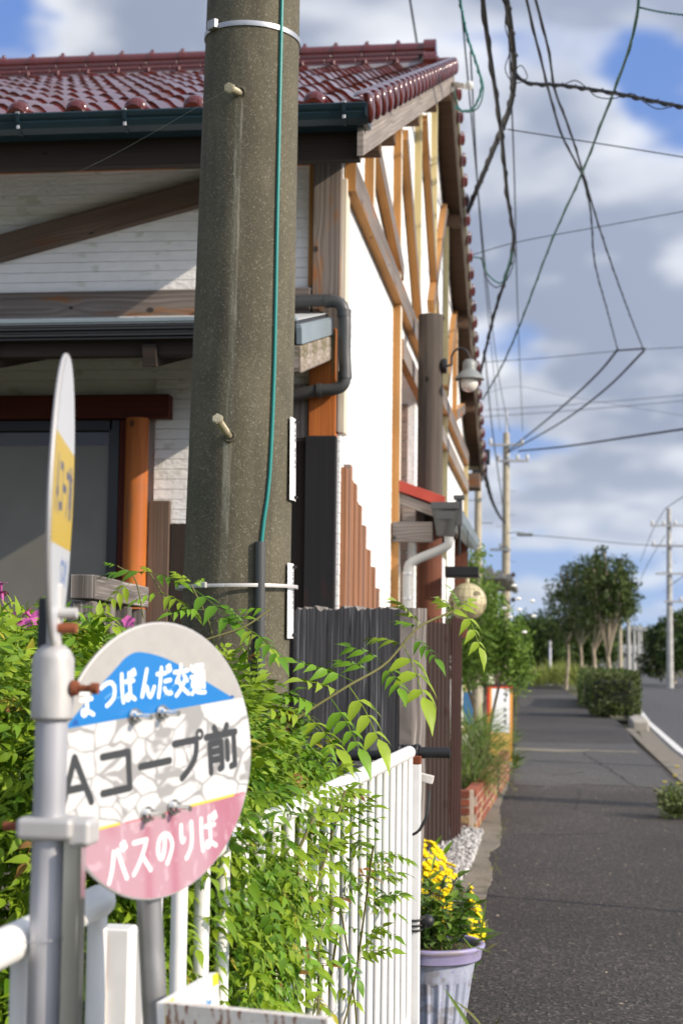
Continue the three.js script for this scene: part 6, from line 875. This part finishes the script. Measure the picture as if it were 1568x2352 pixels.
function weed(label, foot, blades, flowers = 0) { const o = thing('weed', label, 'weed', foot), r = rng(Math.round(foot.z * 100)); for (let i = 0; i < blades; i++) { const b = r() * 6.28, m = part('weed_leaf', wb[i % 2], wm[i % 3], o); M4(v3((r() - 0.5) * 0.05, r() * 0.1, (r() - 0.5) * 0.05), v3(Math.cos(b), 0.5 + r(), Math.sin(b)), v3(r() - 0.3, 0.7, r() - 0.3)).scale(v3(0.6 + r() * 0.8, 1, 0.8 + r() * 0.5)).decompose(m.position, m.quaternion, m.scale); } for (let i = 0; i < flowers; i++) { const f = part('flower_head', flowerGeo, wy, o); f.position.set((r() - 0.5) * 0.2, 0.22 + r() * 0.16, (r() - 0.5) * 0.2); f.scale.setScalar(2); } return o; }
const wb = [blade(0.16, 0.014, 0.3, 0.35, 5, 0.2), blade(0.10, 0.022, 0.3, 0.3, 4, 0.2)], wm = [leaf(lin(0.11, 0.19, 0.03)), leaf(lin(0.17, 0.25, 0.05)), leaf(lin(0.2, 0.2, 0.07))], wy = leaf(lin(0.8, 0.7, 0.2));
weed('grassy weed in the pavement crack right of the lilac pot', v3(-0.245, 0, -6.05), 9); weed('low weed at the foot of the white railing end post', v3(-0.40, 0, -5.72), 8); weed('small weed where the concrete apron meets the pot', v3(-0.30, 0.01, -8.0), 9);
{ const o = weed('pale bushy weed with yellow heads at the right edge of the pavement', v3(1.18, 0, -14.9), 70, 4); o.scale.setScalar(1.3); foliage(o, 509, [[0.02, 0.12, 0, 0.16, 0.13, 0.2]], 260, 0.05, 0.016, [0.12, 0.17, 0.05], [0.24, 0.28, 0.11]); }
weed('grass tuft beside the foot of the standing signboard', v3(-0.40, 0, -20.3), 30).scale.setScalar(1.5); weed('grass tuft at the wall far along the pavement', v3(-0.55, 0, -27), 30).scale.setScalar(1.6);
{ // dry bits scattered on the pavement
  const g = blade(0.022, 0.01, 0.3, 0.2, 2), im = new THREE.InstancedMesh(g, std({ color: 0xffffff, side: THREE.DoubleSide }), 520), r = rng(91), c = new THREE.Color(); im.name = 'pavement_litter'; im.userData = { label: 'dry leaf bits and grit scattered on the pavement', category: 'litter', kind: 'stuff' };
  for (let i = 0; i < 520; i++) { const z = -5.2 - Math.pow(r(), 1.4) * 20, x = -0.3 + r() * 1.7 - (r() > 0.6 ? r() * 0.15 : 0), a = r() * 6.28, s = 0.3 + r() * 0.9; im.setMatrixAt(i, M4(v3(x, 0.01, z), v3(Math.cos(a), r() * 0.3, Math.sin(a)), v3(r() - 0.5, 1, r() - 0.5)).scale(v3(s, s, s))); const t = r(); c.setRGB(0.18 + 0.4 * t, 0.15 + 0.34 * t, 0.09 + 0.26 * t); im.setColorAt(i, c); } scene.add(im);
}
{ // weeds and moss in the joint along the left edge of the pavement
  const g = clump(881, 5, 0.09, 0.012), n = 900, im = new THREE.InstancedMesh(g, leaf(lin(1, 1, 1)), n), r = rng(93), c = new THREE.Color(), M = new THREE.Matrix4(), Q = new THREE.Quaternion(), E = new THREE.Euler(); im.name = 'edge_weeds'; im.userData = { label: 'thin strip of weeds and moss along the left edge of the pavement', category: 'weeds', kind: 'stuff' };
  for (let i = 0; i < n; i++) { const z = i < 70 ? -10.5 - r() * 9 : -19.6 - Math.pow(r(), 1.3) * 45, e = z > -19.6 ? -0.335 : mix(-0.5, -1.25, (-z - 19.6) / 55), x = e + (r() - 0.6) * (i < 70 ? 0.08 : 0.22), s = (i < 70 ? 0.22 : 0.35) + r() * (i < 70 ? 0.3 : 0.9); if (fbm(z * 0.9, 4, 883, 3) < 0.42) { M.makeScale(0.001, 0.001, 0.001).setPosition(e - 0.2, -0.02, z); } else M.compose(v3(x, 0.02, z), Q.setFromEuler(E.set(r() * 0.6, r() * 6, r() * 0.6)), v3(s, s, s)); im.setMatrixAt(i, M); const t = r(); c.setRGB(0.12 + 0.2 * t, 0.15 + 0.16 * t, 0.03 + 0.03 * t); im.setColorAt(i, c); } scene.add(im);
}
// ================================================================ DOWN THE STREET
const greenDark = [[0.028, 0.052, 0.012], [0.085, 0.115, 0.028]], greenMid = [[0.045, 0.085, 0.015], [0.10, 0.15, 0.03]];
const paleBark = std({ map: tex(128, 256, (u, v) => mix3(rgb(120, 108, 90), rgb(186, 174, 152), fbm(u * 8, v * 16, 161, 4, 8, 16))), roughness: 1 });
function tree(name, label, foot, trunkTop, trunkR, balls, n, L, W, cols, group, limbs = 6) {
  const o = thing(name, label, 'tree', foot, 0, group), r = rng(Math.round(foot.x * 100 + foot.z * 7)), c = balls[0]; balls = [...balls, ...Array.from({ length: 9 }, () => { const b = balls[Math.floor(r() * balls.length)], u = v3(r() * 2 - 1, r() * 1.7 - 0.6, r() * 2 - 1).normalize(), k = 0.22 + 0.2 * r(); return [b[0] + u.x * b[3] * 0.95, b[1] + u.y * b[4] * 0.95, b[2] + u.z * b[5] * 0.95, b[3] * k, b[4] * k * 0.8, b[5] * k]; })];
  const tk = part('trunk', (() => { const g = new THREE.CylinderGeometry(trunkR * 0.7, trunkR, trunkTop, 10, 6); const p = g.attributes.position; for (let i = 0; i < p.count; i++) { const y = p.getY(i); p.setX(i, p.getX(i) + 0.05 * Math.sin(y * 2 + foot.x)); } g.translate(0, trunkTop / 2, 0); g.computeVertexNormals(); return g; })(), paleBark, o);
  for (let i = 0; i < limbs; i++) { const b = balls[i % balls.length], e = v3(b[0] + (r() - 0.5) * b[3], b[1] + (r() - 0.2) * b[4] * 0.7, b[2] + (r() - 0.5) * b[5]), s = v3(0, trunkTop * (0.75 + 0.2 * r()), 0); part('limb', tube([s, s.clone().lerp(e, 0.5).add(v3((r() - 0.5) * 0.2, 0.1, 0)), e], trunkR * 0.38, 6, 8), paleBark, o); }
  foliage(o, Math.round(foot.x * 13 + 700 - foot.z), balls, n, L, W, cols[0], cols[1], { name: 'crown', per: 5, shell: 0.42 }); return o;
}
const P2 = (x, d) => { const p = at(x, 1500, d); return v3(p.x, 0, -d); };
tree('street_tree', 'leftmost round dark street tree beyond the clipped hedge', P2(1302, 66), 2.1, 0.08, [[0, 3.2, 0, 1.15, 1.6, 1.2], [0.35, 4.3, 0.1, 0.9, 1.0, 1]], 800, 0.18, 0.075, greenDark, 'street trees');
tree('street_tree', 'dark street tree with a forked trunk, second in the row', P2(1332, 62), 2.0, 0.075, [[0.15, 3.3, 0, 1.0, 1.45, 1.1], [0.4, 4.6, 0, 0.75, 0.8, 0.8]], 700, 0.18, 0.075, greenDark, 'street trees');
tree('street_tree', 'street tree with a pale trunk, third in the row', P2(1362, 57), 1.9, 0.085, [[0.2, 3.2, 0, 1.0, 1.2, 1.0], [0.5, 4.3, 0, 0.8, 0.9, 0.8]], 640, 0.17, 0.075, greenDark, 'street trees');
tree('street_tree', 'nearest street tree with pale forked limbs and a loose tuft on top', P2(1396, 52), 1.6, 0.095, [[0.0, 3.5, 0, 0.95, 1.0, 0.9], [0.45, 3.2, 0, 0.65, 0.8, 0.8], [-0.35, 4.2, 0, 0.4, 0.55, 0.5], [-0.22, 4.75, 0, 0.22, 0.32, 0.25], [0.45, 4.0, 0, 0.45, 0.6, 0.5]], 620, 0.17, 0.08, [[0.04, 0.07, 0.014], [0.11, 0.15, 0.035]], 'street trees', 11);
tree('dark_tree', 'dark bushy tree at the end of the pavement, left of the street trees', P2(1238, 90), 2, 0.15, [[0, 2.3, 0, 1.5, 1.7, 1.6], [-1.0, 1.6, 0, 1.0, 1.4, 1.3], [0.9, 1.7, 0.4, 1.0, 1.3, 1.2]], 1500, 0.26, 0.11, greenMid, 'trees at the bend', 4);
tree('dark_tree', 'low green tree behind the street tree trunks', P2(1330, 112), 2, 0.15, [[0, 2.2, 0, 2.6, 1.6, 1.8], [1.6, 1.6, 0, 1.5, 1.2, 1.4]], 1300, 0.3, 0.13, greenMid, 'trees at the bend', 4);
tree('dark_tree', 'dark shrubby tree right behind the grey pole across the road', P2(1548, 84), 1.5, 0.15, [[0, 2.0, 0, 1.5, 1.5, 1.5], [1.3, 2.4, 0, 1.3, 1.6, 1.4], [-1.1, 1.2, 0.4, 0.9, 1.1, 1.1]], 1500, 0.26, 0.11, [[0.028, 0.05, 0.012], [0.06, 0.085, 0.025]], 'trees across the road', 4);
tree('dark_tree', 'sunlit bushy tree at the right picture edge across the road', P2(1590, 78), 1.5, 0.15, [[0, 2.2, 0, 1.5, 1.7, 1.5]], 800, 0.26, 0.11, greenMid, 'trees across the road', 4);
[[1405, 230], [1432, 250], [1462, 240], [1490, 260], [1515, 235], [1545, 255], [1572, 240], [1380, 260], [1350, 245], [1240, 210], [1210, 220], [1180, 215]].forEach(([x, d], i) => { const h = 4.6 + 1.1 * hash(i, 2, 5); tree('far_tree', NTH[[6, 7, 8, 9, 10, 11, 12, 5, 4, 3, 2, 1][i] - 1] + ' distant tree from the left in the low wooded skyline', P2(x, d), h * 0.5, 0.2, [[0, h * 0.75, 0, 2.3, h * 0.42, 2], [0.8, h * 0.5, 0, 2.2, h * 0.45, 2]], 420, 0.55, 0.26, [[0.055, 0.085, 0.03], [0.11, 0.14, 0.045]], 'far wooded skyline', 2); });
function hedge(label, foot, w, h, d, n, cols, turn = 0) { const o = thing('clipped_hedge', label, 'hedge', foot, turn, 'clipped hedges along the pavement'); foliage(o, Math.round(900 + foot.z * 3), [[0, h * 0.54, 0, w / 2, h * 0.46, d / 2]], n, 0.06, 0.034, cols[0], cols[1], { box: true, per: 5, rough: 0.35 }); part('stems', mergeGeometries(Array.from({ length: 9 }, (_, i) => tube([v3((i % 3 - 1) * w * 0.25, 0, (Math.floor(i / 3) - 1) * d * 0.25), v3((i % 3 - 1) * w * 0.3, h * 0.7, (Math.floor(i / 3) - 1) * d * 0.3)], 0.012, 5, 3))), MAT.bark, o); part('core', new RoundedBoxGeometry(w * 0.8, h * 0.8, d * 0.85, 3, 0.1).translate(0, h * 0.46, 0), std({ color: lin(0.02, 0.028, 0.01) }), o); return o; }
hedge('nearest clipped boxy hedge bush beside the kerb', v3(1.62, 0, -38.6), 1.12, 1.02, 1.9, 1700, [[0.05, 0.08, 0.015], [0.14, 0.17, 0.045]]);
hedge('longer clipped hedge behind the nearest boxy bush', v3(1.75, 0, -48), 1.5, 1.0, 9, 2200, [[0.05, 0.09, 0.015], [0.13, 0.18, 0.035]], -0.02);
{ const o = thing('tall_grass', 'mound of yellow-green grass at the end of the hedge', 'grass', [0.75, 0, -70]); const bl = blade(0.9, 0.03, 0.2, 0.5, 3, 0), n = 1500, im = new THREE.InstancedMesh(bl, leaf(lin(1, 1, 1)), n), r = rng(97), c = new THREE.Color(); for (let i = 0; i < n; i++) { const x = (r() * 2 - 1) * 1.35, z = (r() * 2 - 1) * 4, a = r() * 6.28, h = Math.max(0, 1 - x * x / 2) * 0.55; im.setMatrixAt(i, M4(v3(x, h * r(), z), v3(Math.cos(a) * 0.6, 0.7 + r(), Math.sin(a) * 0.6), v3(r() - 0.5, 0.4, r() - 0.5)).scale(v3(0.6 + r() * 0.5, 1, 1))); const t = r(); c.setRGB(0.17 + 0.13 * t, 0.21 + 0.13 * t, 0.04 + 0.03 * t); im.setColorAt(i, c); } im.name = 'blades'; stuff(im); o.add(im); }
{ const o = thing('roadside_marker', 'slim white and blue marker post by the grass mound', 'post', P2(1263, 76)); part('tube', cyl(0.06, 0.06, 2.1, 10), std({ color: lin(0.7, 0.7, 0.72) }), o).position.y = 1.05; part('blue_plate', bx(0.13, 0.4, 0.05), std({ color: lin(0.03, 0.09, 0.35) }), o).position.y = 1.6; }
{ // far shed and neighbour's house
  const o = thing('far_shed', 'long low shed with a pale roof far behind the street trees', 'building', P2(1440, 170)); part('wall', bx(7, 1.6, 5), std({ color: lin(0.3, 0.3, 0.29) }), o).position.y = 0.8; const rf = part('roof', bx(7.4, 0.9, 5.4, 0.05), MAT.paleRoof, o); rf.position.y = 2.0;
  const h = thing('neighbour_house', 'neighbouring house with a dark grey tiled roof beyond the shrub', 'house', [-5.2, 0, -52]); part('wall', bx(7, 4.0, 9, 0.01), MAT.plaster, h).position.set(0, 2.0, 0);
  const rf2 = part('roof', (() => { const s = new THREE.Shape([[-4.2, 3.7], [4.05, 3.7], [0, 5.2]].map((p) => new THREE.Vector2(...p))); return new THREE.ExtrudeGeometry(s, { depth: 10, bevelEnabled: false }).translate(0, 0, -5); })(), MAT.greyRoof, h);
  const rg = new THREE.CylinderGeometry(0.11, 0.11, 9.9, 10).rotateX(Math.PI / 2); for (let i = 0; i < 14; i++) { const t = i / 14, c = part('tile_course', rg, MAT.greyRoof, h); c.position.set(4.1 - 4.05 * t, 3.74 + 1.5 * t, 0); } const rd = part('ridge', bx(0.36, 0.4, 10.2, 0.05, 'z'), MAT.greyRoof, h); rd.position.set(0, 5.35, 0);
  for (const [z, y] of [[3, 1.4], [0, 1.4], [-2.5, 1.4]]) { const w = part('window', bx(0.06, 1.2, 1.4, 0.005), MAT.frame, h); w.position.set(3.5, y, z); const p = part('pane', bx(0.02, 1.08, 1.28, 0), MAT.glassDark, w); p.position.x = 0.03; }
  const p = thing('pale_annex', 'pale annex wall with a window behind the shrub trunks', 'building', [-1.9, 0, -25]); part('wall', bx(1.2, 3.0, 3), MAT.plaster, p).position.y = 1.5; const w = part('window', bx(0.7, 1.2, 0.06), MAT.frame, p); w.position.set(0.1, 1.5, 1.5); part('pane', bx(0.6, 1.1, 0.02, 0), MAT.glassDark, w).position.z = 0.03;
}
for (let i = 0; i < 9; i++) { const o = solo('plot_fence_post', bx(0.09, 1.35, 0.09, 0.006, 'y'), i % 2 ? MAT.greyWood : MAT.darkRail, NTH[i] + ' weathered fence post behind the signboard, counted from the near end', 'post', 'plot fence posts'); o.position.set(-0.86 - i * 0.045, 0.68, -28 - i * 2.2); }
// utility poles
function linePole(name, label, foot, h, r, arms, mat = MAT.wirePole, group = 'street utility poles') {
  const o = thing(name, label, 'pole', foot, 0, group); part('shaft', uvMetres(new THREE.CylinderGeometry(r * 0.62, r, h, 16), 'y').translate(0, h / 2, 0), mat, o);
  for (const [y, w, off = 0, ins = 2] of arms) { const a = part('cross_arm', bx(w, 0.09, 0.09), MAT.castGrey, o); a.position.set(off, y, 0.16); for (let i = 0; i < ins; i++) { const s = part('insulator', lathe([[0, 0.2], [0.05, 0.19], [0.07, 0.12], [0.05, 0.1], [0.08, 0.04], [0.04, 0]], 10), MAT.porcelain, a); s.position.set((ins > 1 ? i / (ins - 1) - 0.5 : 0) * w * 0.92, 0.05, 0); } }
  for (let i = 0; i < Math.floor(h * 1.6); i++) { const b = part('step_bolt', cyl(0.012, 0.012, 0.3, 6).rotateZ(Math.PI / 2), MAT.steel, o); b.position.set((i % 2 ? 1 : -1) * (r * 0.8 + 0.06), 1.8 + i * 0.45, 0); if (b.position.y > h - 0.3) o.remove(b); }
  return o;
}
const PA = P2(1161, 60);
{ const o = linePole('street_pole', 'tall weathered utility pole with two cross arms rising beyond the house', PA, 9.9, 0.19, [[9.42, 1.3, 0, 2], [8.8, 1.2, 0.25, 4], [5.4, 0.8, -0.2, 1]]); part('top_rod', cyl(0.035, 0.035, 1.0, 8), MAT.zinc, o).position.y = 10.3; for (const y of [4.45, 3.5]) { const b = part('junction_box', lathe([[0, -0.09], [0.07, -0.075], [0.085, 0], [0.07, 0.075], [0, 0.09]], 12), MAT.black, o); b.position.set(0.28, y, 0.1); } }
linePole('street_pole', 'plain round wooden pole close behind the house eave', P2(1096, 31), 5.2, 0.1, [], MAT.wirePole);
linePole('street_pole', 'tall pale utility pole across the road with several cross arms', v3(5.7, -0.05, -74.5), 7.9, 0.165, [[7.55, 1.7, 0, 4], [6.6, 1.6, 0, 3], [5.3, 1.3, 0, 1], [4.0, 1.5, 0.5, 1], [2.0, 0, 0, 0]].slice(0, 4), MAT.wirePoleGrey).children[0].scale.set(1, 1.06, 1);
[[1424, 108, 3.9, 'brown distant pole just right of the street trees'], [1443, 112, 4.6, 'pale distant pole beside the brown one'], [1456, 150, 4.2, 'thin distant pole third from the street trees'], [1466, 165, 4.4, 'faint distant pole in front of the far shed'], [1472, 175, 4.4, 'faintest distant pole right of the far shed']].forEach(([x, d, h, l], i) => linePole('distant_pole', l, P2(x, d), h * (d > 140 ? 1.0 : 1), 0.16, d > 140 ? [[h - 0.3, 1.2, 0, 2]] : [], i ? MAT.wirePoleGrey : MAT.wirePole, 'distant poles'));
{ const o = thing('street_lamp', 'small street lamp reaching out from the weathered utility pole', 'lamp', at(1205, 1228, 59.5)); part('head', bx(0.62, 0.12, 0.2, 0.04), MAT.lampGrey, o); part('arm', tube([v3(-0.7, 0.05, 0), v3(-0.3, 0.09, 0), v3(0, 0.06, 0)], 0.025, 6, 8), MAT.zinc, o); }
// wires: bearings and distances of points along each
function wire(label, pts, d0, d1, r, mat = MAT.cableBlack, wob = 0, group = 'overhead wires') {
  r *= 0.85; wob *= 0.62;
  const len = [0]; for (let i = 1; i < pts.length; i++) len.push(len[i - 1] + Math.hypot(pts[i][0] - pts[i - 1][0], pts[i][1] - pts[i - 1][1])); const T = len.at(-1);
  const p = pts.map(([x, y], i) => at(x, y, 1 / mix(1 / d0, 1 / d1, len[i] / T))), c = new THREE.CatmullRomCurve3(p, false, 'centripetal');
  const o = thing('overhead_wire', label, 'wire', p[0], 0, group), n = Math.max(12, pts.length * 10), loc = (q) => q.clone().sub(p[0]);
  if (!wob) { part('cable', new THREE.TubeGeometry(new THREE.CatmullRomCurve3(p.map(loc), false, 'centripetal'), n, r, 6), mat, o); return o; }
  part('cable', new THREE.TubeGeometry(new THREE.CatmullRomCurve3(p.map(loc), false, 'centripetal'), n, r, 6), mat, o);
  const S = c.getSpacedPoints(46).map((q, i) => loc(q).add(v3(Math.cos(i * 1.9) * wob, Math.sin(i * 1.9) * wob, 0))); part('lashing_strand', new THREE.TubeGeometry(new THREE.CatmullRomCurve3(S), 210, r * 0.5, 5), mat, o); return o;
}
wire('thick lashed cable bundle dropping from the top to the far house eave', [[1104, -40], [1118, 80], [1133, 180], [1150, 300], [1165, 450], [1179, 555], [1160, 640], [1138, 710], [1118, 790], [1096, 890]], 11, 24, 0.022, MAT.cableBlack, 0.035);
wire('heavy black cable bundle ending at the middle of the house verge', [[1156, -40], [1172, 60], [1181, 165], [1172, 240], [1130, 350], [1072, 490]], 11, 17.5, 0.03, MAT.cableBlack, 0.04);
wire('thick black cable leading right from the cable knot over the road', [[1181, 165], [1205, 188], [1290, 196], [1400, 212], [1500, 232], [1600, 252]], 12.3, 11, 0.016, MAT.cableBlack, 0.03);
wire('twin-strand wire sagging to the left end of the wire spacer', [[1202, -30], [1240, 130], [1290, 310], [1335, 400], [1355, 480], [1365, 600], [1396, 720], [1418, 803]], 12, 34, 0.014, MAT.cableBlack, 0.02);
wire('twin-strand wire sagging to the right end of the wire spacer', [[1222, -30], [1258, 110], [1275, 210], [1305, 290], [1335, 385], [1375, 520], [1430, 680], [1478, 805]], 12, 34, 0.014, MAT.cableBlack, 0.02);
wire('spacer rod joining the two sagging wires', [[1414, 805], [1482, 800]], 34, 34, 0.02, MAT.cableBlack);
wire('wire from the left end of the spacer to the weathered pole', [[1418, 803], [1380, 850], [1290, 935], [1164, 1038]], 34, 60, 0.03, MAT.cableBlack); wire('wire from the right end of the spacer to the weathered pole', [[1478, 806], [1400, 885], [1300, 962], [1166, 1040]], 34, 60, 0.03, MAT.cableBlack);
wire('long diagonal lashed wire from the top right down to the house eave', [[1468, -30], [1462, 40], [1440, 125], [1380, 285], [1335, 400], [1270, 545], [1215, 690], [1190, 755], [1150, 845], [1108, 918]], 10.5, 24.5, 0.013, MAT.cableGreen, 0.018);
wire('green wire curving down to the white bracket at the roof apex', [[1050, -30], [1072, 80], [1098, 160], [1106, 200], [1085, 250], [1062, 255], [1045, 245]], 12, 14, 0.012, MAT.cableTeal, 0.02); wire('loop of wire hanging at the roof apex bracket', [[1040, 200], [1060, 255], [1095, 250], [1110, 205], [1100, 160]], 14, 14, 0.008, MAT.cableGreen);
wire('thin wire vanishing behind the roof ridge', [[938, -20], [958, 104]], 22, 25, 0.02, MAT.cableBlack); wire('thin wire from the top to the left end of the upper cross arm', [[1056, -20], [1085, 300], [1115, 620], [1146, 870], [1170, 992]], 16, 59.5, 0.012, MAT.cableBlack); wire('thin wire from the top to the right end of the upper cross arm', [[1164, -20], [1180, 380], [1188, 700], [1200, 990]], 16, 59.5, 0.012, MAT.cableBlack); wire('thin wire down to the lower cross arm left side', [[1114, 820], [1130, 985], [1150, 1130], [1160, 1200]], 40, 59.8, 0.02, MAT.cableBlack);
wire('thin service wire leading right from the cable knot height', [[1165, 297], [1300, 318], [1440, 340], [1600, 366]], 13, 13, 0.006, MAT.cableBlack); wire('pale thin wire rising to the right below the cable knot', [[1085, 585], [1180, 558], [1370, 522], [1600, 480]], 18, 18, 0.006, MAT.cableBlack); wire('level thin wire through the wire spacer', [[1108, 832], [1250, 822], [1420, 806], [1600, 796]], 34, 34, 0.009, MAT.cableBlack);
wire('upper of two parallel thin wires at the pole top', [[1112, 942], [1300, 930], [1600, 905]], 60, 60, 0.014, MAT.cableBlack); wire('lower of two parallel thin wires at the pole top', [[1112, 957], [1300, 944], [1600, 918]], 60, 60, 0.014, MAT.cableBlack); wire('dark wire leading right from the lower cross arm', [[1190, 1036], [1300, 1025], [1450, 1003], [1600, 981]], 60, 40, 0.035, MAT.cableBlack); wire('short green-ended wire at the top right', [[1466, 16], [1510, 26], [1600, 38]], 10.7, 10.5, 0.006, MAT.cableGreen, 0.012);
wire('wire leading right from the street lamp', [[1215, 1229], [1330, 1238], [1450, 1250], [1600, 1256]], 59, 62, 0.016, MAT.cableBlack); wire('very faint wire across the middle sky', [[1112, 905], [1180, 888], [1300, 910], [1600, 960]], 62, 62, 0.008, MAT.cableBlack);
wire('cable bundle running from the far eave down to the pole', [[1112, 1085], [1130, 1150], [1150, 1190], [1160, 1200]], 23, 60, 0.04, MAT.cableBlack, 0.05); wire('slack loop of cables hanging off the far verge', [[1085, 590], [1105, 595], [1120, 630], [1150, 650], [1170, 600], [1178, 560]], 17, 17, 0.009, MAT.cableGreen, 0.012);
wire('second slack loop of thin cable below the cable junction', [[1105, 590], [1118, 640], [1140, 660], [1165, 640], [1182, 585], [1178, 560]], 17, 17, 0.007, MAT.cableBlack, 0.01); wire('thin strand looping round the heavy cable knot', [[1168, -20], [1160, 60], [1172, 110], [1160, 160], [1180, 190], [1210, 180], [1195, 150], [1180, 165]], 12, 12.3, 0.005, MAT.cableBlack); wire('loose loop trailing along the right hand cable', [[1290, 196], [1320, 185], [1345, 200], [1370, 222], [1410, 226], [1450, 215], [1480, 235], [1510, 250], [1560, 240]], 11.6, 11.1, 0.005, MAT.cableBlack); wire('faint wire from the roof to the far pole beside the verge', [[1080, 120], [1100, 480], [1128, 800], [1148, 990]], 15, 59, 0.01, MAT.cableBlack);
wire('wire running from the pole across the road top to the pale pole', [[1470, 1290], [1500, 1215], [1527, 1168]], 110, 74.5, 0.02, MAT.cableBlack); wire('lower wire from the distant poles to the pale pole', [[1440, 1400], [1490, 1290], [1527, 1230]], 112, 74.5, 0.02, MAT.cableBlack); wire('wire leaving the pale pole to the upper right', [[1527, 1168], [1600, 1120]], 74.5, 60, 0.02, MAT.cableBlack); wire('wire leaving the pale pole half way up to the right', [[1532, 1350], [1600, 1300]], 74.5, 60, 0.02, MAT.cableBlack);
{ const o = thing('eave_bracket', 'white wire bracket with an insulator at the house roof apex', 'bracket', at(1034, 192, 14.6)); span(part('arm', bx(0.32, 0.05, 0.05), MAT.porcelain, o), v3(0, 0, 0), at(1078, 200, 14.2).sub(o.position)); part('insulator', lathe([[0, 0.06], [0.03, 0.05], [0.04, 0], [0, -0.04]], 10), MAT.porcelain, o).position.copy(at(1078, 200, 14.2).sub(o.position)); }
{ const o = thing('eave_wire_box', 'small dark junction box at the far lower end of the verge', 'box', at(1117, 1050, 22.9)); part('case', bx(0.1, 0.22, 0.12, 0.01), MAT.darkMetal, o); part('cover', bx(0.22, 0.1, 0.12, 0.01), MAT.darkMetal, o).position.set(-0.1, -0.2, 0); }
// poles that stand right of the picture and throw the long thin shadows across the pavement
linePole('roadside_pole', 'slim steel roadside pole standing outside the picture on the right', v3(1.15, 0, -9.42), 2.2, 0.034, [], MAT.zinc, 'roadside poles');
linePole('roadside_pole', 'thick utility pole outside the picture beyond the slim one', v3(3.2, -0.08, -15.4), 9, 0.25, [], MAT.wirePoleGrey, 'roadside poles'); linePole('roadside_pole', 'utility pole outside the picture farther along the road', v3(4.2, -0.08, -20.8), 8, 0.1, [], MAT.wirePoleGrey, 'roadside poles');
// ---------------------------------------------------------------- shadows on, render
scene.traverse((o) => { if (o.isMesh) { o.castShadow = true; o.receiveShadow = true; } });
renderer.render(scene, camera);
